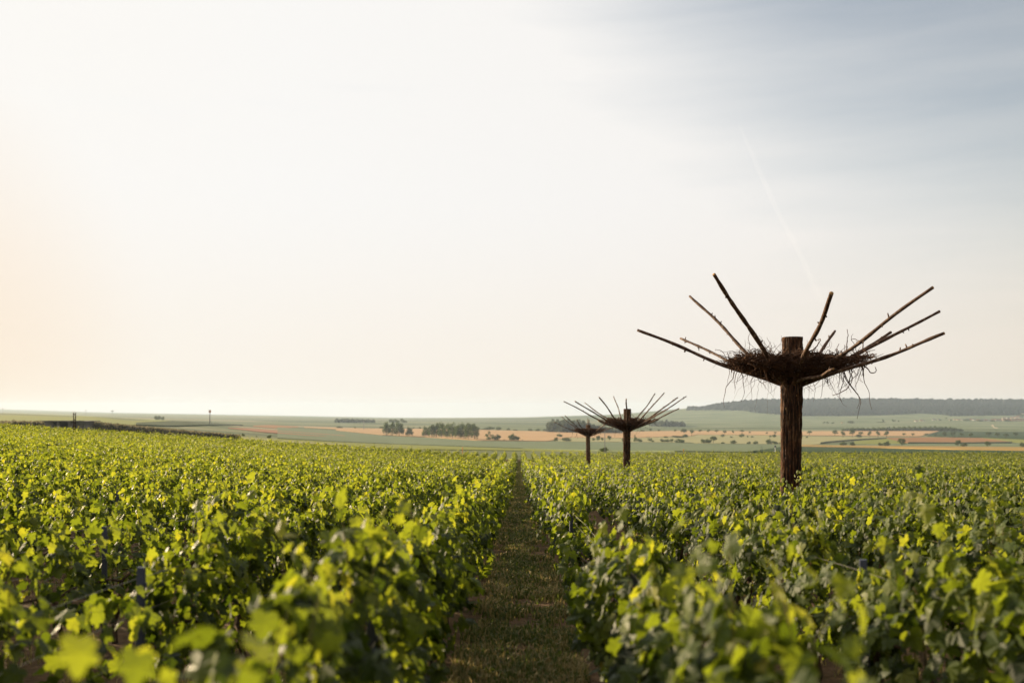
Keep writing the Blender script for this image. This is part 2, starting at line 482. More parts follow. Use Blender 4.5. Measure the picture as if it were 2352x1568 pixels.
field('wheat_field', [z2(0, 303), z2(580, 306), z2(980, 314), z2(1500, 326), z2(1700, 331), z2(2352, 320), z3(690, 324), z3(1772, 320)],
      [z2(0, 316), z2(330, 350), z2(700, 368), z2(980, 386), z2(1450, 391), z5(400, 828), z5(1200, 838), z5(2352, 800), z3(0, 346), z3(690, 350), z3(1640, 358), z3(1772, 321)], wheat, .8, 130, 7)
field('pasture', [z2(1500, 362), z5(400, 828), z5(1200, 838), z5(2352, 800), z3(0, 346), z3(690, 350), z3(840, 357), z3(1410, 361)],
      [z2(1500, 391), z5(400, 890), z5(1400, 897), z5(2352, 905), z3(0, 404), z3(690, 410), z3(840, 420), z3(1410, 372)], palec, .3, 90, 6)
field('crop_field', [z2(-400, 296), z2(0, 320), z2(330, 354), z2(700, 371), z2(980, 389), z2(1450, 394), z2(2352, 402), z3(0, 407), z3(690, 412)],
      [z2(-400, 372), z2(0, 394), z2(640, 418), z2(1250, 439), z2(1840, 457), z2(2352, 462), z3(460, 468), z3(520, 462), z3(690, 428)], greyg, .4, 110, 8)
field('meadow_strip', [z2(-900, 350), z2(-400, 376), z2(0, 397), z2(640, 421), z2(1250, 442), z2(1700, 456)],
      [z2(-900, 400), z2(-400, 420), z2(0, 432), z2(640, 449), z2(1250, 457), z2(1700, 460)], yellg, .3, 60, 4)
field('dark_crop_field', [z3(500, 463), z3(690, 430), z3(840, 431), z3(1400, 441), z3(1900, 452), z3(2352, 459), z3(2600, 462)],
      [z3(500, 470), z3(690, 470), z3(840, 474), z3(1400, 476), z3(2352, 480), z3(2600, 480)], darkg, .5, 60, 5)
field('barley_strip', [z3(700, 416), z3(1400, 424), z3(1900, 429), z3(2352, 433), z3(2600, 434)],
      [z3(700, 428), z3(1400, 438), z3(1900, 449), z3(2352, 456), z3(2600, 459)], tan, .7, 60, 4)
field('track', [z3(470, 463), z3(560, 440), z3(690, 423)], [z3(470, 469), z3(560, 447), z3(690, 426.5)], trackm, .12, 30, 3)
field('stubble_field', [z3(1400, 367), z3(1700, 363), z3(2060, 368), z3(2180, 372), z3(2270, 396)],
      [z3(1400, 369), z3(1480, 388), z3(1560, 403), z3(1900, 405), z3(2270, 400)], brown, .3, 60, 5)
field('clover_field', [z3(1190, 391), z3(1410, 372), z3(1480, 388), z3(1550, 404)],
      [z3(1190, 410), z3(1410, 411), z3(1480, 408), z3(1550, 405.5)], yellg, .35, 40, 4)
field('beet_field', [z3(980, 411), z3(1180, 413), z3(1560, 408), z3(2260, 405), z3(2600, 404)],
      [z3(980, 416), z3(1180, 420), z3(1560, 424), z3(2260, 430), z3(2600, 432)], greyg, .35, 50, 4)
field('hedge_bank', [z3(960, 405), z3(1000, 398), z3(1180, 382), z3(1410, 370)], [z3(960, 410), z3(1000, 404), z3(1180, 388), z3(1410, 373)], hedge_d, 1.6, 40, 3)
field('field_bank', [z3(1560, 402), z3(1900, 404), z3(2270, 399)], [z3(1560, 407), z3(1900, 408), z3(2270, 404)], hedge_d, 1.6, 40, 3)
field('alfalfa_field', [z3(1690, 352), z3(1780, 322), z3(2352, 326), z3(2600, 326)],
      [z3(1690, 357), z3(1780, 361), z3(2060, 366), z3(2352, 378), z3(2600, 382)], darkg, .35, 50, 5)
field('maize_field', [z3(2070, 368), z3(2352, 380), z3(2600, 384)], [z3(2070, 369), z3(2270, 395), z3(2352, 403), z3(2600, 404)], yellg, .4, 30, 4)
field('hill_meadow', [z1(-300, 190), z1(0, 196), z1(520, 212), z1(900, 235), z1(1180, 250)],
      [z1(-300, 245), z1(0, 254), z1(520, 262), z1(900, 282), z1(1180, 262)], hillg, .3, 60, 9)
field('vine_plot', [z1(930, 270), z1(1180, 256), z1(1400, 260), z1(1660, 280)],
      [z1(930, 284), z1(1180, 291), z1(1400, 283), z1(1660, 284)], darkg, .9, 40, 4)
field('poppy_field', [z1(1560, 300), z1(1700, 303), z1(2000, 325), z1(2360, 352)],
      [z1(1560, 303), z1(1800, 330), z1(2100, 352), z1(2360, 364)], poppy, .4, 40, 4)
field('ploughed_field', [z1(1730, 284), z1(1850, 279), z1(2040, 290)], [z1(1730, 290), z1(1880, 302), z1(2040, 296)], brown, .3, 30, 3)
field('stubble_strip', [z1(2080, 294), z1(2352, 300), z2(0, 300)], [z1(2080, 298), z1(2352, 312), z2(0, 316)], wheat, .5, 30, 3)
field('grass_verge', [z1(560, 297), z1(900, 318), z1(1300, 343), z1(1600, 362), z1(2000, 392), z1(2352, 410)],
      [z1(560, 312), z1(900, 334), z1(1300, 360), z1(1600, 380), z1(2000, 404), z1(2352, 424)], palec, .25, 60, 4)
field('slope_vineyard', [z3(-500, 205), z3(0, 195), z3(400, 182), z3(830, 218), z3(1400, 214), z3(1640, 202), z3(1800, 212), z3(2352, 216), z3(2600, 216)],
      [z3(-500, 300), z3(0, 300), z3(400, 300), z3(1100, 300), z3(2352, 318), z3(2600, 318)], vineg, .8, 70, 10)
field('chalk_path', [z3(2128, 286), z3(2136, 276), z3(2142, 282), z3(2150, 297), z3(2174, 300)], [z3(2128, 288), z3(2136, 288), z3(2142, 296), z3(2152, 303), z3(2174, 303)], trackm, 1.2, 16, 4)

# ------------------------------------------------------------------ trees
def clump_quads(C, size, rs, squash=.8):
    """two-triangle leaf clumps around centres C"""
    n = len(C)
    a = rs.randn(n, 3); a /= np.linalg.norm(a, axis=1, keepdims=True)
    b = np.cross(a, rs.randn(n, 3)); b /= np.linalg.norm(b, axis=1, keepdims=True)
    s = size * (.6 + .8 * rs.rand(n))[:, None]
    fold = np.cross(a, b) * s * .3
    V = np.stack([C - a * s, C - b * s * squash + fold, C + a * s, C + b * s * squash - fold], 1).reshape(-1, 3)
    i = np.arange(n) * 4
    Fc = np.concatenate([np.stack([i, i + 1, i + 2], 1), np.stack([i, i + 2, i + 3], 1)])
    return V, Fc

def crown_mesh(name, lobes, n, size, seed):
    """unit-height crown; lobes: (x, y, z, rx, ry, rz)"""
    rs = np.random.RandomState(seed)
    Cs = []; ts = []
    vol = np.array([l[3] * l[4] for l in lobes]); vol = vol / vol.sum()
    for l, v in zip(lobes, vol):
        k = int(n * v)
        d = rs.randn(k, 3); d /= np.linalg.norm(d, axis=1, keepdims=True)
        r = rs.rand(k) ** .22
        wob = 1 + .22 * np.sin(d[:, 0] * 5 + seed) * np.sin(d[:, 2] * 6 + l[0] * 9) + .12 * np.sin(d[:, 1] * 11 + seed * 2)
        C = np.array(l[:3]) + d * np.array(l[3:]) * (r * wob)[:, None]
        Cs.append(C)
        ts.append(np.clip(.25 + .5 * rs.rand(k) + rs.uniform(-.15, .15), 0, 1))
    C = np.concatenate(Cs); t = np.concatenate(ts)
    V, Fc = clump_quads(C, size, rs)
    return npmesh(name, V, Fc, M['tree_leaf'], tint=np.repeat(t, 4))

def trunk_mesh(name, h, r, seed, lean=.02):
    rs = random.Random(seed); m = MB()
    P = [(lean * math.sin(k * 1.3) * k / 5, lean * math.cos(k) * k / 5, h * k / 6) for k in range(7)]
    m.tube(P, [r * (1.25 - .13 * k) for k in range(7)], 7)
    for k in range(5):
        a = rs.uniform(0, 6.28); z = h * rs.uniform(.45, .75); q = rs.uniform(.12, .24)
        m.tube([(0, 0, z), (math.cos(a) * q * .5, math.sin(a) * q * .5, z + .1), (math.cos(a) * q, math.sin(a) * q, z + .24)], [r * .5, r * .35, r * .15], 5)
    return m.mesh(name, M['bark_stem'], smooth=True)

def lobes_round(seed, w=.5, z0=.30, z1=1.0, k=11):
    rs = random.Random(seed); out = [(0, 0, (z0 + z1) / 2, w * .62, w * .62, (z1 - z0) / 2 * .85)]
    for i in range(k):
        a = i * 2.4 + rs.uniform(-.4, .4); f = rs.uniform(.12, .9)
        zz = z0 + (z1 - z0) * f; q = w * .62 * math.sin(math.pi * min(.93, f * .8 + .16))
        out.append((math.cos(a) * q, math.sin(a) * q, zz, w * rs.uniform(.28, .42), w * rs.uniform(.28, .42), (z1 - z0) * rs.uniform(.16, .24)))
    return out

KINDS = {}
def kind(name, crowns, trunk):
    KINDS[name] = (crowns, trunk)
big_n = 2600
kind('round', [crown_mesh('round_crown', lobes_round(i), 1500, .030, i) for i in range(4)], [trunk_mesh('trunk', .62, .026, 3)])
kind('tall', [crown_mesh('tall_crown', lobes_round(20 + i, w=.40, z0=.10, z1=1.0, k=16), big_n, .022, 20 + i) for i in range(5)], [trunk_mesh('trunk', .7, .022, 5)])
kind('avenue', [crown_mesh('flat_crown', lobes_round(40 + i, w=.5, z0=.38, z1=.98, k=9), 900, .036, 40 + i) for i in range(4)], [trunk_mesh('trunk', .7, .034, 8)])
kind('bush', [crown_mesh('bush_crown', lobes_round(60 + i, w=.55, z0=.0, z1=.95, k=9), 900, .045, 60 + i) for i in range(4)], [trunk_mesh('trunk', .5, .03, 9)])
kind('loose', [crown_mesh('loose_crown', lobes_round(80 + i, w=.5, z0=.05, z1=1.0, k=6)[1:], 600, .04, 80 + i) for i in range(3)], [trunk_mesh('trunk', .75, .03, 12)])

ORD = ['', 'first', 'second', 'third', 'fourth', 'fifth', 'sixth', 'seventh', 'eighth', 'ninth', 'tenth', 'eleventh', 'twelfth', 'thirteenth', 'fourteenth', 'fifteenth', 'sixteenth', 'seventeenth', 'eighteenth', 'nineteenth']
TENS = {2: 'twenty', 3: 'thirty', 4: 'forty', 5: 'fifty', 6: 'sixty'}
TTH = {2: 'twentieth', 3: 'thirtieth', 4: 'fortieth', 5: 'fiftieth', 6: 'sixtieth'}
def ordinal(n):
    if n < 20: return ORD[n]
    return TTH[n // 10] if n % 10 == 0 else TENS[n // 10] + '-' + ORD[n % 10]

def tree(P, hpx, wpx, kd, label, cat='tree', group=None, nm='tree', sink=.0):
    """P: foot of the tree on the terrain; hpx, wpx its size in the frame at its distance"""
    Y = P[1]; h = hpx * 1.08 / F * Y; wd = wpx / F * Y
    cr, tr = KINDS[kd]
    t = empty(nm, (P[0], P[1], P[2] - .1), label, cat, group, rnd.uniform(0, 6.28))
    me = cr[rnd.randrange(len(cr))]
    c = link('crown', me, t); c.scale = (wd * 1.28, wd * 1.28, h)
    k = link('trunk', tr[0], t); k.scale = (max(wd, h * .6), max(wd, h * .6), h)
    return t

def trees(lst, conv, kd, fmt, group, nm='tree', cat='tree', yoff=0):
    lst = sorted(lst, key=lambda q: q[0])
    s = {id: 0 for id in ()}
    sc = conv(1, 0)[0] - conv(0, 0)[0]
    n = len(lst)
    for i, q in enumerate(lst):
        px, py = conv(q[0], q[1])
        P = hit(px, py)[0]
        lab = fmt.format(o=ordinal(i + 1)) if not (len(q) > 5) else q[5]
        tree(P, q[2] * sc, q[3] * sc, q[4] if len(q) > 4 and q[4] else kd, lab, cat, group, nm)

trees([(345, 351, 85, 62), (385, 352, 83, 60), (432, 354, 86, 85), (502, 356, 57, 62)], z2, 'tall',
      '{o} tree from the left in the small clump of round trees on the wheat field', 'round trees left of the long tree clump')
trees([(615, 362, 66, 66), (655, 365, 78, 66), (688, 366, 88, 66), (722, 368, 96, 72), (760, 370, 90, 66), (796, 372, 96, 72), (835, 374, 90, 66), (872, 375, 97, 70), (906, 377, 96, 80), (946, 379, 96, 80)], z2, 'tall',
      '{o} tree from the left in the long dense clump of tall trees', 'tall trees of the long clump on the wheat field')
trees([(1053, 384, 57, 55, 'loose'), (1103, 385, 38, 42), (1150, 386, 10, 10), (1203, 385, 44, 42), (1232, 386, 32, 46), (1275, 387, 8, 9)], z2, 'bush',
      '{o} bush from the left, right of the long tree clump', 'bushes right of the long tree clump', 'bush', 'bush')
trees([(1050, 312, 24, 55), (1018, 311, 10, 50), (1112, 315, 28, 30), (1178, 316, 15, 26), (1225, 319, 12, 30), (1327, 321, 20, 26), (1378, 321, 18, 28), (1427, 321, 16, 24), (573, 303, 10, 18), (530, 302, 8, 16), (310, 302, 16, 24), (130, 301, 10, 12), (20, 299, 12, 26), (40, 299, 8, 14)], z2, 'bush',
      '{o} dark bush from the left along the far edge of the wheat field', 'bushes on the far edge of the wheat field', 'bush', 'bush')
trees([(378, 264, 30, 30), (402, 264, 30, 30), (424, 264, 20, 24), (452, 264, 28, 26), (470, 264, 20, 26)], z2, 'bush',
      '{o} hazy blue tree from the left in the clump behind the round trees', 'hazy trees behind the round trees')
trees([(240, 820, 62, 68, 'bush'), (187, 880, 55, 62, 'bush'), (350, 881, 62, 128, 'bush'), (770, 880, 62, 46, 'loose'), (838, 885, 78, 72, 'round'), (898, 880, 82, 36, 'loose'), (1010, 882, 80, 66, 'round'), (1220, 886, 58, 26, 'bush')], z5, 'bush',
      '{o} small tree from the left beyond the farthest root sculpture', 'small trees on the pale field behind the two far sculptures')
trees([(1412, 891, 98, 72, 'loose'), (1478, 894, 58, 76, 'bush'), (1640, 894, 82, 62, 'loose'), (1685, 894, 32, 36, 'bush'), (1600, 826, 12, 90, 'bush'), (1880, 829, 28, 62, 'bush'), (1828, 894, 54, 62, 'bush'), (1907, 894, 52, 76, 'bush'), (1972, 899, 72, 50, 'loose'), (2095, 904, 56, 136, 'bush'), (2060, 827, 30, 186, 'bush'), (2185, 821, 46, 62, 'bush')], z5, 'bush',
      '{o} dark bush from the left, right of the middle sculpture trunk', 'bushes right of the middle sculpture', 'bush', 'bush')
trees([(1520, 735, 30, 60, 'bush'), (1650, 735, 42, 52), (1775, 738, 38, 48), (2030, 742, 40, 48), (2163, 762, 64, 88, 'round')], z5, 'avenue',
      '{o} tree from the left on the wheat field edge behind the middle sculpture', 'trees on the wheat field edge behind the middle sculpture')
trees([(25, 337, 30, 40, 'round'), (80, 354, 42, 26), (137, 334, 24, 24), (195, 334, 24, 26), (250, 334, 22, 28), (305, 342, 26, 26), (362, 340, 22, 18), (423, 335, 22, 28), (478, 339, 16, 18), (593, 340, 12, 16, 'bush'), (652, 342, 16, 22)], z3, 'avenue',
      '{o} roadside tree from the left in the row left of the large sculpture', 'row of roadside trees left of the large sculpture')
trees([(422, 363, 30, 26), (645, 363, 22, 24), (618, 363, 14, 14), (35, 363, 22, 28), (10, 366, 14, 26), (292, 361, 20, 24), (350, 366, 12, 18), (462, 363, 12, 12), (494, 364, 12, 18)], z3, 'bush',
      '{o} shrub from the left on the green strip below the roadside trees', 'shrubs on the green strip below the roadside trees', 'bush', 'bush')
trees([(10, 401, 26, 30), (157, 403, 27, 32), (192, 403, 34, 38), (228, 403, 44, 44, 'round'), (293, 407, 14, 22), (365, 407, 24, 36), (471, 409, 16, 26), (517, 411, 27, 26), (607, 409, 32, 40), (648, 411, 26, 36), (683, 409, 12, 14)], z3, 'bush',
      '{o} bush from the left on the pale field edge left of the large trunk', 'bushes on the pale field edge left of the large trunk', 'bush', 'bush')
trees([(884, 350, 30, 32), (1060, 352, 34, 38), (1114, 362, 38, 36), (1178, 362, 46, 36), (1236, 350, 24, 34), (1295, 363, 40, 28), (1354, 363, 40, 30), (1412, 363, 38, 36), (1532, 357, 22, 24), (1592, 358, 22, 22)], z3, 'avenue',
      '{o} roadside tree from the large trunk, standing against the wheat field', 'row of roadside trees right of the large sculpture')
trees([(868, 367, 12, 16), (1222, 363, 20, 36), (1117, 421, 30, 36), (1179, 422, 26, 30), (1370, 423, 22, 32), (1414, 425, 34, 40), (1516, 426, 50, 56, 'round'), (1900, 428, 42, 38, 'round'), (1943, 429, 28, 40), (2103, 431, 38, 38, 'round'), (2340, 433, 34, 34)], z3, 'bush',
      '{o} dark bush right of the large trunk, counted from the left', 'dark bushes along the barley strip', 'bush', 'bush')
trees([(1682, 355, 18, 28), (1746, 356, 16, 20), (1807, 361, 32, 30, 'round'), (1866, 359, 32, 34), (1925, 359, 24, 30), (1987, 366, 30, 30), (2109, 361, 32, 36), (2170, 363, 30, 34), (2229, 367, 28, 36), (2293, 363, 32, 32)], z3, 'avenue',
      '{o} roadside tree from the left on the dark green field at right', 'row of roadside trees on the dark green field')
trees([(985, 269, 12, 18), (1010, 269, 16, 16), (1045, 271, 14, 20), (1168, 269, 18, 42), (1372, 263, 8, 50), (1388, 262, 26, 12), (1455, 256, 16, 14), (1465, 256, 10, 22), (1495, 258, 10, 12), (1780, 250, 10, 16), (1820, 238, 12, 14), (1852, 252, 12, 14), (1960, 252, 14, 40), (2050, 255, 14, 40), (2140, 256, 12, 30), (2240, 256, 12, 40), (2330, 222, 20, 40)], z3, 'bush',
      '{o} tree from the left among the houses on the far slope', 'trees on the far vineyard slope')
trees([(1068, 243, 26, 26), (1088, 243, 26, 24), (1113, 245, 22, 22)], z1, 'bush',
      '{o} hazy tree from the left in the clump on the far left horizon', 'hazy trees on the far left horizon')
trees([(1577, 347, 14, 12, 'loose'), (1662, 355, 18, 20), (1755, 360, 8, 12), (1842, 368, 24, 28)], z1, 'bush',
      '{o} lone bush from the left on the green field below the poppy strip', 'lone bushes below the poppy strip', 'bush', 'bush')
trees([(930, 1046, 70, 120)], z5, 'bush', 'round dark bush at the foot of the thin pole', None, 'bush', 'bush')
trees([(472, 442, 12, 12)], z2, 'bush', 'tiny lone shrub on the yellow-green strip at the vineyard edge', None, 'bush', 'bush')

# far woods: a mass of crowns nobody could count
def wood(name, px0, px1, top, bot, label, n, size, depth=200, hh=12, seed=1, mat='tree_leaf'):
    rs = np.random.RandomState(seed)
    px = rs.uniform(px0, px1, n); pb = np.interp(px, *zip(*bot)); pt = np.interp(px, *zip(*top))
    u = rs.rand(n)
    base = hit(np.linspace(px0, px1, 40), np.interp(np.linspace(px0, px1, 40), *zip(*bot)))
    by = np.interp(px, np.linspace(px0, px1, 40), base[:, 1])
    Y = by + rs.rand(n) * depth
    X = (px - 1176) / F * Y
    z = terrain_z(X, Y)
    Hm = (pb - pt) / F * by
    clump = .7 + .3 * np.sin(px * .9 + seed) * np.sin(px * .37 + 1.3 * seed)
    C = np.stack([X, Y, z + Hm * clump * rs.rand(n) ** .7], 1)
    V, Fc = clump_quads(C, size, rs)
    o = link(name, npmesh(name, V, Fc, M[mat], tint=np.repeat(np.clip(.3 + .3 * rs.rand(n), 0, 1), 4)))
    return tag(o, label, 'wood', kind='stuff')
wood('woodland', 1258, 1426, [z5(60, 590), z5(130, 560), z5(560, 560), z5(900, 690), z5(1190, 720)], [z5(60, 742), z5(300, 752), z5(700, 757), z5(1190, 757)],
     'hazy blue wood on the valley floor behind the two far sculptures', 5000, 4.5, 150, seed=2, mat='hazed_wood_leaf')
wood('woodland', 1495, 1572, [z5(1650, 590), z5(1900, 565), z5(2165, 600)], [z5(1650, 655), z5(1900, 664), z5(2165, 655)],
     'small hazy wood on the slope right of the middle sculpture', 2600, 4.5, 200, seed=3, mat='hazed_wood_leaf')
wood('woodland', 1934, 2212, [z3(1100, 310), z3(1170, 297), z3(1300, 300), z3(1500, 292), z3(1760, 288), z3(1860, 298), z3(1940, 312)], [z3(1100, 320), z3(1940, 321)],
     'long dark hedge of trees behind the wheat field at right', 9000, 2.0, 60, seed=4)
wood('woodland', 770, 860, [z2(0, 242), z2(60, 238), z2(250, 246)], [z2(0, 262), z2(250, 263)], 'low hazy wood on the plain left of the round trees', 2000, 4, 200, seed=6, mat='hazed_wood_leaf')

# scrub on the railway embankment (left)
def scrub():
    rs = np.random.RandomState(9); n = 26000
    top = [z1(0, 254), z1(60, 250), z1(300, 252), z1(480, 258), z1(700, 264), z1(900, 284), z1(1200, 312), z1(1500, 340), z1(1640, 352)]
    bot = [z1(0, 290), z1(300, 290), z1(520, 298), z1(700, 306), z1(900, 318), z1(1200, 334), z1(1500, 350), z1(1640, 354)]
    px = rs.uniform(-120, 550, n)
    gap = (px > 129) & (px < 167)
    Y = 330 + 55 * rs.rand(n)
    X = (px - 1176) / F * Y
    pt = np.interp(px, *zip(*top)); pb = np.interp(px, *zip(*bot)) + 4
    wob = 1 - .22 * (.5 + .5 * np.sin(px * .55) * np.sin(px * .23 + 1)) * (px < 110) - .06 * rs.rand(n)
    row = pb + (pt - pb) * wob * rs.rand(n) ** .8
    C = np.stack([X, Y, EYE - (row - HZ) / F * Y], 1)[~gap]
    V, Fc = clump_quads(C, .55, rs)
    n = len(C)
    tag(link('scrub', npmesh('scrub', V, Fc, M['scrub'], tint=np.repeat(np.clip(.2 + .6 * rs.rand(n), 0, 1), 4))), 'long dark scrub covering the embankment at left', 'scrub', kind='stuff')
    # earth bank under the scrub
    for a, b in ((-160, 128), (168, 550)):
        pxs = np.linspace(a, b, 50); rows = []
        for Yb, f in ((322, 0), (334, .78), (383, .80), (396, 0)):
            pt = np.interp(pxs, *zip(*top)) + 2.5; Xb = (pxs - 1176) / F * Yb
            zt = EYE - (pt - HZ) / F * Yb
            zg = terrain_z(Xb, np.full(50, Yb)) - 2.5
            rows.append(np.stack([Xb, np.full(50, Yb), zg * (1 - f) + np.maximum(zt, zg) * f if f else zg], 1))
        V = np.concatenate(rows)
        tag(link('embankment', npmesh('embankment', V, grid_faces(4, 50), M['bank'], smooth=True)), kind='structure')
M['scrub'] = leaf_mat('scrub_leaf', [(0, (.11, .11, .075)), (.5, (.17, .165, .11)), (1, (.25, .22, .14))],
                      [(0, (.10, .10, .06)), (.5, (.16, .15, .09)), (1, (.24, .2, .12))], trans=.5, rough=.7, spec=.1)
M['bank'] = noise_mat('bank_earth', [(.3, (.11, .105, .07)), (.7, (.17, .155, .11))], .2)
scrub()

# hill forest: bumpy canopy over the right-hand hill
def forest():
    rs = np.random.RandomState(15)
    top = [z3(60, 172), z3(140, 172), z3(200, 155), z3(330, 126), z3(430, 119), z3(600, 111), z3(1100, 105), z3(1700, 110), z3(2352, 113), z3(2800, 113)]
    bot = [z3(60, 174), z3(140, 178), z3(440, 182), z3(520, 200), z3(830, 222), z3(1100, 222), z3(1400, 214), z3(1640, 202), z3(1790, 210), z3(1850, 222), z3(2352, 214), z3(2800, 214)]
    n = 15000
    px = rs.uniform(1580, 2500, n)
    pt = np.interp(px, *zip(*top)) + 1.6; pb = np.interp(px, *zip(*bot)) - 1
    py = pb + (pt - pb) * rs.rand(n)
    # clearings
    def clr(cx, cy, rx, ry): return ((px - cx) / rx) ** 2 + ((py - cy) / ry) ** 2 < 1
    ok = ~(clr(*z3(1605, 147), 14, 2.2) | clr(*z3(1690, 143), 10, .9) | clr(*z3(1830, 147), 13, 1.2))
    px, py = px[ok], py[ok]
    # vector lookup of the terrain on a coarse net
    cx = np.linspace(1570, 2510, 48); tabs = []
    for c in cx:
        X = (c - 1176) / F * YS; row = HZ - (terrain_z(X, YS) - EYE) / YS * F
        row = np.minimum.accumulate(row); tabs.append(row)
    tabs = np.array(tabs)
    ci = np.clip(np.round(np.interp(px, cx, np.arange(48))).astype(int), 0, 47)
    Y = np.array([np.interp(-p, -tabs[c], YS) for p, c in zip(py, ci)])
    X = (px - 1176) / F * Y; z = terrain_z(X, Y)
    n = len(px)
    # each crown: a lumpy 10-sided dome
    k = 7
    an = np.arange(k) * 2 * math.pi / k
    r = rs.uniform(6, 13, n)
    h = r * rs.uniform(.9, 1.5, n)
    rings = []
    for f, hz in ((1, -.3), (.85, .5), (.45, .95)):
        rr = r[:, None] * f * rs.uniform(.75, 1.25, (n, k))
        rings.append(np.stack([X[:, None] + rr * np.cos(an), Y[:, None] + rr * np.sin(an), (z + h * hz)[:, None] + rs.uniform(-1.2, 1.2, (n, k))], 2))
    V = np.concatenate(rings + [np.stack([X, Y, z + h * 1.1], 1)[:, None]], 1)   # n, 3k+1, 3
    nv = 3 * k + 1
    fs = []
    for a in range(2):
        for j in range(k):
            j2 = (j + 1) % k
            fs += [(a * k + j, a * k + j2, (a + 1) * k + j2), (a * k + j, (a + 1) * k + j2, (a + 1) * k + j)]
    for j in range(k): fs.append((2 * k + j, 2 * k + (j + 1) % k, 3 * k))
    fs = np.array(fs)
    Fc = (fs[None] + (np.arange(n) * nv)[:, None, None]).reshape(-1, 3)
    t = np.repeat(np.clip(.35 + .35 * rs.rand(n), 0, 1), nv)
    o = link('forest', npmesh('forest', V.reshape(-1, 3), Fc, M['hazed_forest_leaf'], tint=t))
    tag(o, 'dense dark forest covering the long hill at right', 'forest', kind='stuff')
forest()

# ------------------------------------------------------------------ village, bridge, masts
M['wall_c'] = noise_mat('cream_render', [(.3, (.55, .46, .34)), (.7, (.68, .58, .44))], .3)
M['wall_w'] = noise_mat('white_render', [(.3, (.66, .62, .56)), (.7, (.78, .74, .68))], .3)
M['roof_r'] = noise_mat('clay_roof', [(.3, (.17, .075, .045)), (.7, (.26, .12, .075))], .4)
M['roof_g'] = noise_mat('slate_roof', [(.3, (.08, .085, .10)), (.7, (.13, .135, .15))], .4)
M['glass'] = noise_mat('dark_window', [(.3, (.03, .035, .04)), (.7, (.05, .055, .06))], 1, rough=.2, spec=.6)
M['concrete'] = noise_mat('concrete', [(.3, (.16, .15, .15)), (.7, (.24, .22, .21))], .4, bump=.2)
M['dark_wood'] = noise_mat('dark_pole_wood', [(.3, (.045, .028, .022)), (.7, (.085, .055, .04))], 3)
M['mast'] = noise_mat('grey_metal', [(.3, (.20, .20, .20)), (.7, (.3, .3, .3))], 3)
M['white'] = noise_mat('white_paint', [(.3, (.7, .7, .68)), (.7, (.8, .8, .78))], 3)
M['orange'] = noise_mat('orange_paint', [(.3, (.6, .2, .06)), (.7, (.7, .26, .08))], 3)

def house(px, py, wpx, hpx, wall, roof, label, group='houses of the far village', name='house'):
    P = hit(px, py)[0]; Y = P[1]; wd = wpx / F * Y; hh = hpx / F * Y; d = wd * .6
    t = empty(name, (P[0], P[1], P[2] - .2), label, 'house', group, rnd.uniform(-.25, .25))
    wh = hh * .58
    m = MB(); m.box(-wd / 2, wd / 2, -d / 2, d / 2, 0, wh); link('wall', m.mesh('wall', wall), t)
    m = MB(); e = .5
    x, y = wd / 2 + e, d / 2 + e
    m.add([(-x, -y, wh), (x, -y, wh), (x, y, wh), (-x, y, wh), (-x, 0, hh), (x, 0, hh)], [(0, 1, 5, 4), (2, 3, 4, 5), (0, 4, 3), (1, 2, 5), (3, 2, 1, 0)])
    link('roof', m.mesh('roof', roof), t)
    for i in range(3):
        m = MB(); cx = (-.3 + .3 * i) * wd
        m.box(cx - wd * .05, cx + wd * .05, -d / 2 - .08, -d / 2 + .05, wh * .3, wh * .7); link('window', m.mesh('window', M['glass']), t)

HS = [(1108, 268, 12, 10, 'c', 'r'), (1615, 257, 22, 11, 'w', 'r'), (1650, 254, 18, 12, 'c', 'r'), (1668, 256, 14, 10, 'w', 'g'), (1735, 247, 20, 12, 'w', 'g'), (1770, 246, 14, 10, 'c', 'g'),
      (1848, 250, 14, 9, 'w', 'r'), (1880, 247, 20, 9, 'c', 'r'), (1905, 248, 24, 10, 'c', 'r'), (1940, 250, 22, 12, 'w', 'g'), (1965, 249, 20, 13, 'w', 'g'), (1988, 249, 20, 14, 'c', 'r'), (2012, 250, 22, 13, 'w', 'g'),
      (2040, 251, 22, 12, 'c', 'r'), (2065, 252, 22, 14, 'w', 'g'), (2090, 252, 22, 13, 'c', 'r'), (2115, 253, 22, 12, 'w', 'g'), (2140, 252, 22, 15, 'c', 'r'), (2165, 253, 22, 16, 'w', 'r'), (2190, 253, 26, 16, 'w', 'r'),
      (2216, 254, 26, 17, 'c', 'r'), (2245, 254, 30, 18, 'c', 'r'), (2275, 255, 28, 16, 'c', 'r'), (2305, 255, 34, 20, 'c', 'r'), (2340, 255, 30, 18, 'c', 'r'),
      (2215, 238, 22, 12, 'w', 'r'), (2245, 237, 22, 12, 'w', 'g'), (2272, 236, 22, 12, 'c', 'r'), (2300, 235, 24, 13, 'w', 'r'), (2330, 236, 24, 13, 'c', 'g'), (2280, 228, 20, 10, 'w', 'g'), (2312, 226, 20, 10, 'c', 'r')]
for i, (a, b, c, d, e, f) in enumerate(sorted(HS)):
    house(*z3(a, b), c * .33594, d * .33594, M['wall_' + e], M['roof_' + f],
          '%s house with %s roof, %s from the left in the far village' % ({'c': 'cream', 'w': 'white'}[e], {'r': 'red clay', 'g': 'grey slate'}[f], ordinal(i + 1)))
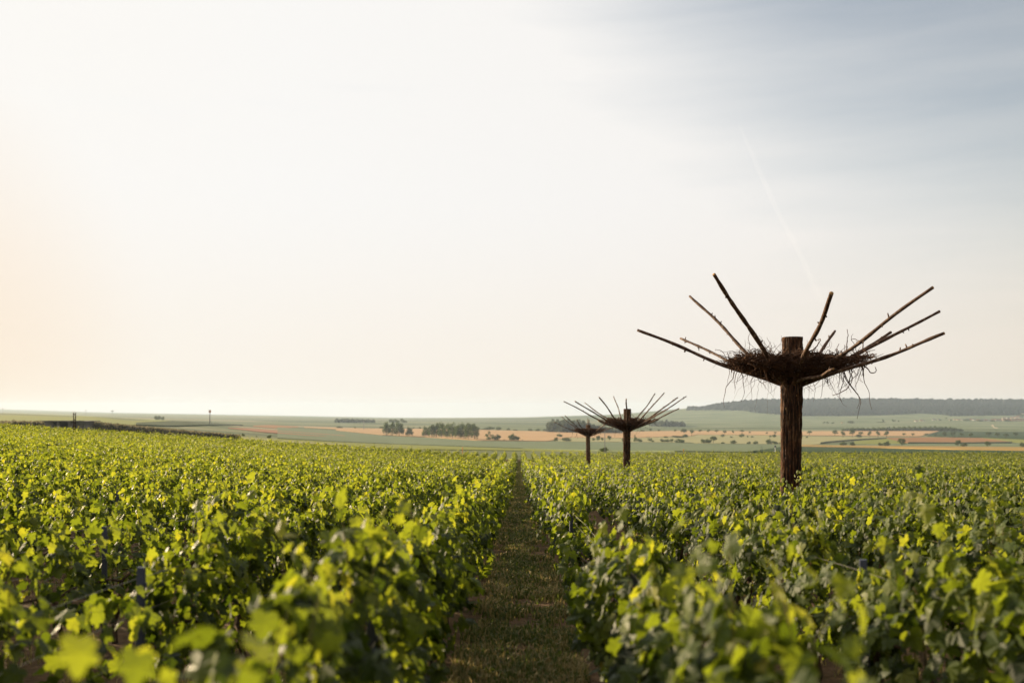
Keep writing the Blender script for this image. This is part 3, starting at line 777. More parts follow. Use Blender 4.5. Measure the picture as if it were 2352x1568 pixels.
# large block at the upper right of the village
def block():
    P = hit(*z3(2344, 212))[0]; Y = P[1]; k = .33594 / F * Y
    t = empty('hall', (P[0], P[1], P[2] - .2), 'large pale flat-roofed building high in the far village at right', 'building')
    m = MB(); m.box(-12 * k, 12 * k, 0, 16, 0, 14 * k); link('wall', m.mesh('wall', M['wall_w']), t)
    m = MB(); m.box(-12.6 * k, 12.6 * k, -.6, 16.6, 14 * k, 15.5 * k); link('roof', m.mesh('roof', M['roof_g']), t)
    for i in range(5):
        m = MB(); cx = (-9 + 4.5 * i) * k; m.box(cx - k, cx + k, -.1, .1, 5 * k, 9 * k); link('window', m.mesh('window', M['glass']), t)
block()
# silo by the wood
def silo():
    P = hit(*z5(75, 700))[0]; Y = P[1]; k = .14844 / F * Y
    t = empty('silo', (P[0] - 4, P[1] - 30, P[2]), 'pale silo building at the left end of the hazy valley wood', 'silo')
    m = MB(); m.tube([(0, 0, 0), (0, 0, 85 * k)], 13 * k, 14); link('wall', m.mesh('wall', M['wall_w'], smooth=False), t)
    m = MB(); m.tube([(0, 0, 85 * k), (0, 0, 100 * k)], [14 * k, 2 * k], 14); link('roof', m.mesh('roof', M['wall_c']), t)
    m = MB(); m.box(13 * k, 60 * k, -6, 6, 0, 34 * k); link('shed', m.mesh('shed', M['wall_w']), t)
silo()

def bridge():
    Y = 322; k = 1 / F * Y
    X = lambda px: (px - 1176) * k
    Z = lambda py: EYE - (py - HZ) * k
    t = empty('bridge', (X(148), Y, Z(980)), 'grey concrete rail bridge with two wide piers in the embankment at left', 'bridge')
    def part(nm, x0, x1, z0, z1, y0, y1, mat=M['concrete']):
        m = MB(); m.box(x0 - X(148), x1 - X(148), y0, y1, z0 - Z(980), z1 - Z(980)); link(nm, m.mesh(nm, mat), t)
    part('deck', X(100), X(196), Z(968.4), Z(966.4), -1, 12)
    part('parapet', X(100), X(196), Z(966.4), Z(965.6), -1.3, -.7)
    part('pier', X(130), X(137), Z(984), Z(968.4), 0, 10)
    part('pier', X(156.5), X(163.5), Z(984), Z(968.4), 0, 10)
    part('abutment', X(100), X(120), Z(984), Z(968.4), 1, 9)
    part('abutment', X(172), X(190), Z(984), Z(968.4), 1, 9)
bridge()

def double_pole():
    Y = 150.; k = Y / F; x = (170.5 - 1176) * k; g = float(near_z(x, Y))
    top = EYE - (947.5 - HZ) * k - g
    t = empty('utility_pole', (x, Y, g), 'dark twin wooden utility poles side by side at the left vineyard edge', 'utility pole')
    for dx, lean in ((-1.55 * k, .0), (1.6 * k, .1)):
        m = MB(); m.tube([(dx, 0, -.3), (dx + lean * .5, 0, top * .5), (dx + lean, 0, top)], [1.2 * k, 1.1 * k, 1.0 * k], 9); link('pole', m.mesh('pole', M['dark_wood'], smooth=True), t)
    for zz in (.35, .72, .93):
        m = MB(); m.box(-2.2 * k, 3.2 * k, -.13, -.05, top * zz - .06, top * zz + .06); link('crosspiece', m.mesh('crosspiece', M['dark_wood']), t)
    for s in (-1, 1):
        m = MB(); m.tube([(s * 2.4 * k, 0, top - .02), (s * 2.4 * k, 0, top + .25)], [.06, .04], 8); link('insulator', m.mesh('insulator', M['white']), t)
    m = MB(); m.tube([(-2 * k, 0, top * .55), (-5.2 * k, 0, top * .5), (-5.0 * k, 0, top * .42)], [.05, .06, .1], 6); link('lamp_arm', m.mesh('lamp_arm', M['mast']), t)
double_pole()

def mast(px, pb, pt, Y, label, rad, head=None, nm='mast'):
    k = Y / F; x = (px - 1176) * k
    z0 = float(terrain_z(x, Y)[0]); zt = EYE - (pt - HZ) * k
    t = empty(nm, (x, Y, z0), label, nm.replace('_', ' '))
    m = MB(); m.tube([(0, 0, -.3), (0, 0, (zt - z0) * .5), (0, 0, zt - z0)], [rad * 1.15, rad, rad * .8], 7)
    link('pole', m.mesh('pole', M['white'] if head == 'station' else M['orange'] if head == 'stake' else M['mast'], smooth=True), t)
    H = zt - z0
    if head == 'red':
        m = MB(); m.box(-rad * 1.9, rad * 1.9, -rad * 1.9, rad * 1.9, H * .84, H * 1.0); link('antenna', m.mesh('antenna', M['orange']), t)
        m = MB(); m.box(-rad * 1.6, rad * 1.6, -rad * 2.0, -rad * 1.95, H * .90, H * .95); link('band', m.mesh('band', M['white']), t)
    if head == 'station':
        m = MB(); m.tube([(0, 0, H - .1), (0, 0, H + .25)], [.22, .16], 10); link('sensor_box', m.mesh('sensor_box', M['glass']), t)
        m = MB(); m.box(-.35, .35, -.02, .02, H * .72, H * .74); link('arm', m.mesh('arm', M['mast']), t)
    if head == 'tower':
        m = MB(); m.tube([(0, 0, H * .55), (0, 0, H * .70), (0, 0, H * .85)], [rad * 1.5, rad * 5, rad * 4], 12); link('tank', m.mesh('tank', M['concrete'], smooth=True), t)
    if head == 'bars':
        for f in (.93, .99):
            m = MB(); m.box(-rad * 5, rad * 5, -rad * .4, rad * .4, H * f - rad * .5, H * f + rad * .5); link('crossarm', m.mesh('crossarm', M['mast']), t)
    if head == 'stake':
        m = MB(); m.tube([(0, 0, H - .3), (0, 0, H)], rad * 1.4, 7); link('cap', m.mesh('cap', M['orange']), t)
mast(z1(1435, 0)[0], 0, z1(0, 177)[1], 1100, 'tall thin mast with orange and white top above the left valley', .55, 'red')
mast(z1(768, 0)[0], 0, z1(0, 176)[1], 6500, 'small hazy water tower with a spike on the left horizon', 2.2, 'tower', 'water_tower')
mast(z1(587, 0)[0], 0, z1(0, 178)[1], 4500, 'thin hazy mast on the horizon just right of the twin poles', .9, 'bars', 'pylon')
mast(z1(18, 0)[0], 0, z1(0, 166)[1], 4500, 'thin hazy mast at the far left end of the horizon', .9, 'bars', 'pylon')
mast(z2(190, 0)[0], 0, z2(0, 250)[1], 1800, 'thin pale pole standing on the valley field left of the round trees', .5, 'bars', 'pylon')
mast(z2(1838, 0)[0], 0, z5(0, 640)[1], 330, 'thin tall pole rising from a round bush between the two far sculptures', .13, 'bars', 'utility_pole')
mast(z3(651, 0)[0], 0, z3(0, 427)[1], 215, 'slim white weather station pole left of the large trunk', .085, 'station', 'weather_station')
mast(z2(865, 0)[0], 0, z2(0, 430)[1], 215, 'short orange stake at the vineyard edge left of the grass aisle', .07, 'stake', 'stake')
mast(z5(2160, 0)[0], 0, z5(0, 1004)[1], 215, 'short orange stake at the vineyard edge between middle and large sculptures', .07, 'stake', 'stake')

# ------------------------------------------------------------------ root sculptures
def sculpture(name, px, Y, top_py, ring_py, trunk_w, tips, label, seed, barkm, Lr, nest_r, ntw, stub=None):
    rs = random.Random(seed)
    k = Y / F; x = (px - 1176) * k; g = float(near_z(x, Y))
    H = EYE - (top_py - HZ) * k - g
    ring = EYE - (ring_py - HZ) * k - g
    rad = trunk_w / 2 * k
    t = empty(name, (x, Y, g), label, 'sculpture', 'upturned root sculptures in the vineyard')
    # trunk: ridged bark, slightly irregular
    ns, nh = 64, 90
    V = []
    for i in range(nh):
        z = -.4 + (H + .4) * i / (nh - 1)
        rr = rad * (1.0 + .05 * math.sin(z * 1.3 + seed)) * (1.02 if z < ring else .95)
        if i == nh - 1: rr *= .965
        cx = .018 * math.sin(z * 1.1 + seed); cy = .018 * math.cos(z * .9)
        for j in range(ns):
            a = j * 2 * math.pi / ns
            ridge = .030 * math.sin(a * 19 + 1.6 * math.sin(z * 2.3 + 3 * math.sin(a * 2))) + .012 * math.sin(a * 31 + 2.1 * math.sin(z * 3.7)) + .012 * math.sin(a * 3 + z * 1.7) + rs.uniform(-.016, .016)
            q = rr + ridge * rad / .19 * .55
            V.append((cx + q * math.cos(a), cy + q * math.sin(a), z))
    m = MB(); m.add(V, [(i * ns + j, i * ns + (j + 1) % ns, (i + 1) * ns + (j + 1) % ns, (i + 1) * ns + j) for i in range(nh - 1) for j in range(ns)])
    m.F.extend([(nh - 1) * ns + j for j in range(ns)]); m.n.append(ns); m.mi.append(1)
    tr = link('trunk', m.mesh('trunk', [barkm, M['cut_wood']], smooth=True), t)
    # pale knots where twigs were cut
    for q in range(3):
        a = math.pi * rs.uniform(1.15, 1.7); zz = ring - rs.uniform(.0, .5)
        d = Vector((math.cos(a), math.sin(a), 0)); m = MB()
        m.tube([d * rad * .9 + Vector((0, 0, zz)), d * (rad + .02) + Vector((0, 0, zz + .004))], [.034, .028], 8, 0, 0)
        link('knot', m.mesh('knot', M['cut_wood']), tr)
    # rods
    for (tx, ty, side, rr, reach) in tips:
        dx = (tx - 1176) / F; dz = (HZ - ty) / F
        best = None
        for Yt in np.linspace(Y - 4.2, Y + 4.2, 337):
            p = np.array([dx * Yt - x, Yt - Y, dz * Yt + EYE - g - ring])
            if side * p[1] < 0: continue
            e = abs(np.linalg.norm(p) - Lr * reach)
            if best is None or e < best[0]: best = (e, p)
        p = best[1]; hd = math.hypot(p[0], p[1])
        tip = Vector((p[0], p[1], p[2] + ring))
        st = Vector((p[0] / hd * rad * .9, p[1] / hd * rad * .9, ring + rs.uniform(-.05, .05)))
        P = []; n = 22
        o1 = rs.uniform(0, 6); o2 = rs.uniform(0, 6)
        for i in range(n):
            f = i / (n - 1); c = st.lerp(tip, f)
            s = math.sin(math.pi * f) * .030
            P.append((c.x + s * math.sin(f * 7 + o1), c.y, c.z + s * math.sin(f * 6 + o2) - .02 * math.sin(math.pi * f)))
        m = MB()
        rads = [rr * (1.22 - .40 * i / n) * rs.uniform(.86, 1.14) for i in range(n)]
        m.tube(P, rads, 9, 0, 1)
        for q in range(rs.randint(5, 9)):      # stubs of cut side twigs
            i = rs.randint(5, n - 2); c = Vector(P[i]); a = rs.uniform(0, 6.28)
            d = Vector((math.cos(a) * .5, math.sin(a) * .3, math.sin(a))) * (rr * rs.uniform(1.8, 3.2))
            m.tube([c, c + d], [rr * .5, rr * .3], 5)
        link('rod', m.mesh('rod', [M['rod'], M['cut_wood']], smooth=True), t)
    # nest of roots: filled bowl resting on the cone of rods
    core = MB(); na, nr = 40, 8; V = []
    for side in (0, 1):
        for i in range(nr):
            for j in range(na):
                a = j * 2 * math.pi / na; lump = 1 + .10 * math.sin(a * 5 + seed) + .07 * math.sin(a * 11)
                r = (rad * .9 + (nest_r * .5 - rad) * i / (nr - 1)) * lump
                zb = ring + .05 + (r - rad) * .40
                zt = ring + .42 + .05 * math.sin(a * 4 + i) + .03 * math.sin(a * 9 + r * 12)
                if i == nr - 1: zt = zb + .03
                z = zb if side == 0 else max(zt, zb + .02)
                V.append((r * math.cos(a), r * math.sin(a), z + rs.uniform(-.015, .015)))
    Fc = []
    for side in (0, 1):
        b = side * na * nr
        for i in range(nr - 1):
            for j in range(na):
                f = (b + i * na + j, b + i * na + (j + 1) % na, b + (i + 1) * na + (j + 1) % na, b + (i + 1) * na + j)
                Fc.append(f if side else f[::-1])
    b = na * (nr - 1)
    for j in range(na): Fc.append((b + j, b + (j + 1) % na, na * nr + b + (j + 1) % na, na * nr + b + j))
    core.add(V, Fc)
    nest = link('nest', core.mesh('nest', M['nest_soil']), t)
    m = MB()
    def wiggle(P0, d, ln, n, wob, rad0, droop=0, sides=4, taper=.35, keep=False):
        P = [P0.copy()]; d = d.normalized(); c = P0.copy()
        for i in range(n):
            d = (d + Vector((rs.gauss(0, wob), rs.gauss(0, wob), rs.gauss(0, wob) - droop))).normalized()
            c = c + d * (ln / n)
            if keep:
                rr_ = math.hypot(c.x, c.y); lo_ = ring + (rr_ - rad) * .40 - .02; aa_ = math.atan2(c.y, c.x); hi_ = ring + .60 + .07 * math.sin(aa_ * 5 + seed) + .05 * math.sin(aa_ * 13 + rr_ * 8)
                if c.z < lo_: c.z = lo_; d.z = abs(d.z) * .3
                if c.z > hi_: c.z = hi_; d.z = -abs(d.z) * .3
            P.append(c.copy())
        m.tube(P, np.linspace(rad0, rad0 * taper, len(P)), sides)
    fine = 1.0 if Y < 30 else 1.7
    def env(a): return nest_r * (1 - .28 * max(0, -math.sin(a))) * (.92 + .10 * math.cos(a) + .10 * math.sin(a * 3 + seed) + .08 * math.sin(a * 7 + 2))
    for q in range(ntw):
        a = rs.uniform(0, 6.28); r = env(a) * math.sqrt(rs.uniform(.03, 1)); r = max(r, rad * 1.05)
        if r > .62 * nest_r and abs(a - 6.0) % 6.28 < .75 and rs.random() < .6: continue
        zb = (r - rad) * .40; zt = .60 - .05 * r
        f = rs.random()
        z = ring + zb + .02 + (max(.04, zt - zb)) * f
        tang = Vector((-math.sin(a), math.cos(a), rs.uniform(-.15, .15))) * rs.choice((-1, 1)) + Vector((rs.gauss(0, .6), rs.gauss(0, .6), rs.gauss(0, .12)))
        wiggle(Vector((r * math.cos(a), r * math.sin(a), z)), tang, rs.uniform(.25, .7) * (1.2 - .5 * r / nest_r), 9, .34, rs.choice((.003, .004, .006, .009, .013, .016)) * fine, keep=True)
    for q in range(int(ntw * .05)):            # springy whiskers above and at the rim
        a = rs.uniform(0, 6.28); r = env(a) * rs.uniform(.45, 1.0)
        out = Vector((math.cos(a), math.sin(a), rs.uniform(.1, 1.1)))
        wiggle(Vector((r * math.cos(a), r * math.sin(a), ring + .40)), out + Vector((rs.gauss(0, .5), rs.gauss(0, .5), 0)), rs.uniform(.3, .85), 14, .42, rs.uniform(.005, .011) * fine)
    for q in range(26):                        # thicker snaking roots along the rim
        a = rs.uniform(0, 6.28); r = env(a) * rs.uniform(.8, 1.02)
        tang = Vector((-math.sin(a), math.cos(a), rs.uniform(-.1, .3))) * rs.choice((-1, 1))
        wiggle(Vector((r * math.cos(a), r * math.sin(a), ring + .40 + rs.uniform(-.06, .14))), tang, rs.uniform(.5, 1.1), 14, .36, rs.uniform(.010, .018))
    tag(link('root_tangle', m.mesh('root_tangle', M['root'], smooth=True), nest), kind='stuff')
    # hanging roots: the long ones each a piece of its own, the hair-thin rest as one mass
    for (ax, ln, rr) in (stub or []):
        a = ax[0]; r = nest_r * ax[1]
        for s_ in range(3):
            m = MB()
            wiggle(Vector((r * math.cos(a) + s_ * .03, r * math.sin(a), ring + r * .32)), Vector((rs.gauss(0, .35), 0, -1)), ln * (1 - .22 * s_), 14, .16, rr, droop=.10)
            link('hanging_root', m.mesh('hanging_root', M['root'], smooth=True), nest)
    fringe = MB()
    for q in range(int(ntw * .032)):
        a = rs.uniform(0, 6.28); r = env(a) * rs.uniform(.45, 1.0); zb = ring + (r - rad) * .38
        ln = rs.choice((.15, .2, .3, .45, .6, .75)) * rs.uniform(.7, 1.2)
        own = ln > .3 and q < 150
        m = MB() if own else fringe
        wiggle(Vector((r * math.cos(a), r * math.sin(a), zb + .03)), Vector((rs.gauss(0, .5), rs.gauss(0, .5), -1)), ln, 10, .27, rs.uniform(.0026, .006) * fine, droop=.12)
        if own: link('hanging_root', m.mesh('hanging_root', M['root'], smooth=True), nest)
    tag(link('root_fringe', fringe.mesh('root_fringe', M['root'], smooth=True), nest), kind='stuff')
    return t

BIG = [(1464, 758, 1, .034, .93), (1563, 777, 1, .030, 1.0), (1584, 680, 1, .034, 1), (1640, 630, -1, .040, 1), (1910, 673, -1, .040, .95), (1918, 760, 1, .034, 1),
       (2143, 660, -1, .034, 1), (2046, 763, 1, .034, 1), (2158, 715, 1, .034, 1.02), (2169, 765, -1, .034, .91), (1914, 847, -1, .030, .62)]
sculpture('root_sculpture', 1818, 19.6, 774, 884, 44, BIG, 'largest upturned root sculpture, nearest, with dark bark trunk above the right vines', 3, M['bark'], 3.55, 1.42, 2900,
          stub=[((3.3, .80), .95, .009), ((5.95, .66), 1.15, .010), ((6.15, .92), .95, .009), ((5.4, .5), .5, .008), ((3.9, .7), .55, .007), ((2.9, .85), .45, .006), ((.4, .85), .6, .008)])
c5 = lambda a, b: z5(a, b)
MID = [(*c5(305, 267), 1, .032, 1), (*c5(480, 265), -1, .034, 1), (*c5(630, 287), 1, .028, 1), (*c5(853, 203), -1, .034, 1), (*c5(1077, 190), 1, .028, 1), (*c5(1273, 230), -1, .036, 1),
       (*c5(1718, 143), 1, .030, 1), (*c5(1862, 133), -1, .030, 1), (*c5(2070, 205), -1, .034, 1), (*c5(2202, 187), 1, .030, 1), (*c5(1922, 378), -1, .034, 1), (*c5(2092, 375), -1, .032, 1), (*c5(845, 568), -1, .034, .9)]
sculpture('root_sculpture', 1440.2, 50, 938.4, 989, 15.8, MID, 'middle upturned root sculpture with rusty brown trunk, rods spread wide', 9, M['bark'], 3.6, 1.4, 850)
FARR = [(*c5(155, 583), 1, .032, 1), (*c5(268, 500), 1, .03, 1), (*c5(325, 485), -1, .034, 1), (*c5(505, 548), -1, .034, 1), (*c5(678, 525), 1, .03, 1), (*c5(700, 550), -1, .03, 1),
        (*c5(980, 595), -1, .034, 1), (*c5(1000, 560), 1, .03, 1), (*c5(1130, 640), -1, .034, 1)]
sculpture('root_sculpture', 1351.2, 80, 975.2, 1001, 9.4, FARR, 'smallest and farthest root sculpture with a pale weathered trunk', 14, M['bark_pale'], 3.4, 1.4, 600)

# ------------------------------------------------------------------ vine rows
def leaf_template(lod):
    if lod == 0:
        pr = [(0, -.02), (.16, -.17), (.38, -.16), (.52, .04), (.40, .24), (.58, .38), (.50, .60), (.28, .58), (.22, .78), (0, 1.0)]
        side = [(u, v) for u, v in pr]
        P = side + [(-u, v) for u, v in side[-2:0:-1]]
        n = len(P)
        P3 = [(u, v, -.30 * abs(u) - .28 * v * v + (.10 if abs(u) > .45 else 0)) for u, v in P] + [(0, .34, .06)]
        Fc = [(i, (i + 1) % n, n) for i in range(n)]
    elif lod == 1:
        P3 = [(0, -.05, 0), (.40, -.12, -.14), (.54, .38, -.22), (.24, .72, -.22), (0, 1, -.3), (-.24, .72, -.22), (-.54, .38, -.22), (-.40, -.12, -.14), (0, .36, .05)]
        Fc = [(0, 1, 8), (1, 2, 8), (2, 3, 8), (3, 4, 8), (4, 5, 8), (5, 6, 8), (6, 7, 8), (7, 0, 8)]
    else:
        P3 = [(0, -.1, 0), (.5, .35, -.2), (0, 1, -.2), (-.5, .35, -.2)]
        Fc = [(0, 1, 2), (0, 2, 3)]
    return np.array(P3, float), np.array(Fc, int)
TPL = [leaf_template(i) for i in range(3)]

def make_leaves(P, Nrm, size, tint, lod, rs):
    n = len(P); T, Fc = TPL[lod]
    Nn = Nrm / np.linalg.norm(Nrm, axis=1, keepdims=True)
    A = rs.randn(n, 3) * .55; A[:, 2] -= .55
    A -= Nn * (A * Nn).sum(1, keepdims=True); A /= (np.linalg.norm(A, axis=1, keepdims=True) + 1e-9)
    B = np.cross(A, Nn)
    s = size[:, None, None]
    curl = rs.uniform(.3, 1.5, n)[:, None, None]
    V = P[:, None] + s * (T[None, :, 0, None] * B[:, None] + (T[None, :, 1, None] - .4) * A[:, None] + curl * T[None, :, 2, None] * Nn[:, None])
    m = T.shape[0]
    Fa = (Fc[None] + (np.arange(n) * m)[:, None, None]).reshape(-1, 3)
    return V.reshape(-1, 3), Fa, np.repeat(tint, m)

SP = 1.5; DRIFT = 16 / F
TMAX = 0.535
def row_x(k, y): return (k + .5) * SP + DRIFT * y

def density(k, y):
    """thin stretches seen in the photo (young or missing plants)"""
    d = np.ones_like(y)
    if k == 0: d = np.where((y > 7.6) & (y < 13.2), .30, d)
    if k == -3: d = np.where((y > 7) & (y < 12), .35, d)
    if k == -4: d = np.where((y > 9.5) & (y < 13.5), .35, d)
    if k == -2: d = np.where((y < 6.4), .35, d)
    if k == 2: d = np.where((y > 6) & (y < 8), .5, d)
    if k == 7: d = np.where((y > 15) & (y < 19), .4, d)
    if k == 9: d = np.where((y > 20) & (y < 24), .4, d)
    return d

def top_h(k, y, ph):
    h = 1.10 + .08 * np.sin(y * 1.7 + ph) + .06 * np.sin(y * .71 + ph * 2) + .06 * np.sin(y * 4.3 + ph * 3) + .05 * np.sin(y * .23 + ph * 1.3)
    if k == -1: h = h + .13 * np.exp(-((y - 5) / 2.2) ** 2)
    if k == 0: h = h - .28 * ((y > 7.6) & (y < 13.2))
    if k == -2: h = h - .12 * (y < 6.4)
    return h

POST = MB()
POST.add([(-.022, -.014, -.3), (.022, -.014, -.3), (.022, .014, -.3), (-.022, .014, -.3), (-.022, -.014, 1.12), (.022, -.014, 1.12), (.022, .014, 1.12), (-.022, .014, 1.12)],
         [(0, 1, 5, 4), (1, 2, 6, 5), (2, 3, 7, 6), (3, 0, 4, 7), (4, 5, 6, 7)])
for zz in (.35, .6, .85, 1.0): POST.box(.0221, .034, -.010, .010, zz, zz + .03)
post_me = POST.mesh('post', M['post'])
stem_me = []
for q in range(4):
    m = MB(); rs_ = random.Random(q)
    P = [Vector((0, 0, -.1))]
    for i in range(7): P.append(P[-1] + Vector((rs_.gauss(0, .02), rs_.gauss(0, .03), .095)))
    m.tube(P, [.032, .030, .024, .026, .022, .024, .026, .020], 7)
    e = P[-1]
    for s in (-1, 1): m.tube([e, e + Vector((0, s * .2, .05)), e + Vector((0, s * .45, .07))], [.015, .012, .008], 6)
    stem_me.append(m.mesh('stem', M['bark_stem'], smooth=True))

def vine_row(k):
    rs = np.random.RandomState(1000 + k * 7 + 300)
    ph = rs.uniform(0, 6.28)
    xk = (k + .5) * SP
    y0 = max(1.55, abs(xk) / TMAX - 1.2)
    if k < 0: y0 = max(1.55, (abs(xk) - 3.5) / TMAX)       # sun side rows outside the frame still shade
    y1 = 160.
    if y0 > y1 - 4: return None
    bands = [(y0, 13., 0, 370, .108), (13., 30., 1, 310, .105), (30., 52., 2, 300, .108), (52., 95., 2, 185, .128), (95., y1, 2, 80, .165)]
    Vs = []; Fs = []; Ts = []; c = 0; CN = []
    for (a, b, lod, dens, size) in bands:
        a = max(a, y0)
        if b <= a: continue
        n = int((b - a) * dens * (1.25 if lod == 0 else 1.0))
        y = rs.uniform(a, b, n)
        y = y[rs.rand(n) < density(k, y)]
        n = len(y)
        side = rs.choice([-1, 1], n)
        topv = top_h(k, y, ph)
        f = rs.rand(n) ** .75
        lo = .26 + .12 * np.sin(y * 2.1 + ph)
        if lod == 2 and a > 50: lo = lo + .15
        z = lo + (topv - lo) * f
        # hedge cross-section: widest in the middle, ragged
        wid = (.085 + .155 * np.sin(np.pi * np.clip((z - .2) / 1.05, 0, 1)) ** .7) * (1 + .35 * np.sin(y * 3.3 + ph + z * 4) + .25 * np.sin(y * 7.1 + z * 9))
        off = side * wid * rs.rand(n) ** .35
        if k in (-1, 0):                        # the two rows by the aisle lean into it
            inn = (off > 0) if k == -1 else (off < 0)
            off = np.where(inn, off * (1.12 + .40 * np.clip((y - 12) / 12, 0, 1) + .22 * np.sin(y * 1.9 + ph)), off)
        # leaves hang in clumps with dark gaps between them
        cl = np.sin(y * 9.1 + 3 * np.sin(y * 1.3 + ph) + side) * np.sin(z * 8.3 + 2 * np.sin(y * 2.3) + ph) + .6 * np.sin(y * 15.7 + z * 6 + ph * 3) * np.sin(z * 13 - y * 5)
        kp = (cl + .55 * rs.randn(n) > -.32) | (lod == 2) & (rs.rand(n) < .6)
        y, z, off, side, f = y[kp], z[kp], off[kp], side[kp], f[kp]
        # tall shoots and side shoots
        ns = int((b - a) * (6.0 if b < 60 else 3.2))
        ys = rs.uniform(a, b, ns); ys = ys[rs.rand(len(ys)) < density(k, ys)]; ns = len(ys)
        per = 6 if lod < 2 else 3
        yy_ = np.repeat(ys, per); ext = np.repeat(.03 + (.30 if lod == 0 else .38) * rs.rand(ns) ** 2.2, per); g = np.tile(np.arange(per) / (per - 1 + 1e-6), ns)
        zz_ = top_h(k, yy_, ph) - .12 + (ext + .12) * g
        oo_ = np.repeat(rs.uniform(-.16, .16, ns), per) * (1 + g * rs.uniform(-.2, 1.2, ns).repeat(per)) + rs.uniform(-.05, .05, ns * per)
        yy_ = yy_ + rs.uniform(-.06, .06, ns * per)
        nside = np.sign(oo_)
        if lod == 0:
            for q in range(len(ys)):
                if ys[q] > 9 or q % 2: continue
                i0 = q * per; xx = float(row_x(k, ys[q])); zb = float(near_z(xx, ys[q]))
                CN.append([(xx + oo_[i0] * .6, ys[q], zb + .55), (xx + oo_[i0], ys[q], zb + zz_[i0]), (xx + oo_[i0 + per - 1], ys[q], zb + zz_[i0 + per - 1])])
        y = np.concatenate([y, yy_]); z = np.concatenate([z, zz_]); off = np.concatenate([off, oo_]); side = np.concatenate([side, nside])
        young = np.concatenate([np.clip((f - .72) * 2.2, 0, 1) * .5, .35 + .5 * g])
        if k == -1 and lod == 0:
            yf = np.array([2.0, 2.06, 2.1, 2.15, 2.02, 2.2, 2.12, 1.95]); zf = np.array([1.35, 1.31, 1.37, 1.24, 1.16, 1.28, 1.10, 1.14]); of = np.array([-.13, -.04, .05, .12, .0, .10, -.08, -.18])
            y = np.concatenate([y, yf]); z = np.concatenate([z, zf]); off = np.concatenate([off, of]); side = np.concatenate([side, np.ones(8)]); young = np.concatenate([young, np.full(8, .1)])
        n = len(y); nf = 8 if (k == -1 and lod == 0) else 0
        X = row_x(k, y) + off
        P = np.stack([X, y, near_z(X, y) + z], 1)
        if lod == 2: P += rs.uniform(-.03, .03, (n, 3))
        Nr = np.stack([side * .95 + rs.randn(n) * .55, rs.randn(n) * .6, .55 + rs.randn(n) * .5], 1)
        sz = size * rs.uniform(.55, 1.2, n) * (1 - .35 * young * (lod < 2))
        if nf: sz[-nf:] = np.array([.08, .075, .09, .07, .085, .06, .07, .08])
        clump = .12 * np.sin(y * 2.9 + ph * 5) * np.sin(z * 5 + y)
        tint = np.clip(.30 + .20 * rs.randn(n) + .36 * young + clump, 0, .9)
        tint = np.where(rs.rand(n) < .004, 1.0, tint)
        V, Fa, T = make_leaves(P, Nr, sz, tint, lod, rs)
        Vs.append(V); Fs.append(Fa + c); Ts.append(T); c += len(V)
    if k >= 0: nm = '%s vine row to the right of the grassy aisle' % ordinal(k + 1)
    else: nm = '%s vine row to the left of the grassy aisle' % ordinal(-k)
    t = empty('vine_row', (0, 0, 0), 'leafy green ' + nm, 'vine row', 'rows of vines')
    ox = float(row_x(k, y0)); oz = float(near_z(ox, y0))
    t.location = (ox, y0, oz)
    V = np.concatenate(Vs) - np.array([ox, y0, oz])
    link('foliage', npmesh('foliage', V, np.concatenate(Fs), M['vine'], tint=np.concatenate(Ts)), t)
    for P_ in CN:
        m = MB(); m.tube(np.array(P_) - np.array([ox, y0, oz]), [.004, .0032, .0018], 5)
        link('cane', m.mesh('cane', M['cane'], smooth=True), t)
    # posts, stems and wires where the camera can make them out
    if abs(xk) < 13:
        yp = 2.0 + (k * 1.37) % 4.4
        fixed = {0: [6.6, 14.4], -5: [16.75], -2: [5.9], -4: [9.9, 17.0], -3: [9.0, 14.0], 1: [6.4, 12.5], 2: [5.6, 10.6], 3: [8.6, 14.5], 4: [10.2, 16.0], 5: [13.0, 19.0], 7: [17.0, 22.0]}
        lst = fixed.get(k) or [yp + 5 * i for i in range(6)]
        for q in lst:
            if q < y0 + .1: continue
            xx = float(row_x(k, q)); o = link('post', post_me, t)
            o.location = (xx - ox, q - y0, float(near_z(xx, q)) - oz - (.03 if k != 0 else .2 if q > 10 else .1)); o.rotation_euler = (R(rnd.uniform(-2, 2)), R(rnd.uniform(-2, 2)), rnd.uniform(-.3, .3))
        q = y0 + .3
        ye = min(24, y0 + 14)
        while q < ye:
            xx = float(row_x(k, q)) ; o = link('stem', rnd.choice(stem_me), t)
            o.location = (xx - ox, q - y0, float(near_z(xx, q)) - oz); o.rotation_euler.z = rnd.uniform(-.3, .3)
            q += 1.05
        for (wx, wz) in ((-.035, .55), (.035, .82), (-.035, 1.0)):
            ysw = np.linspace(y0, 34, 60); xw = row_x(k, ysw) + wx
            P = np.stack([xw - ox, ysw - y0, near_z(xw, ysw) + wz - oz + .01 * np.sin(ysw * 1.3)], 1)
            m = MB(); m.tube(P, .0013, 4); link('wire', m.mesh('wire', M['wire']), t)
    return t
for k in range(-60, 58): vine_row(k)

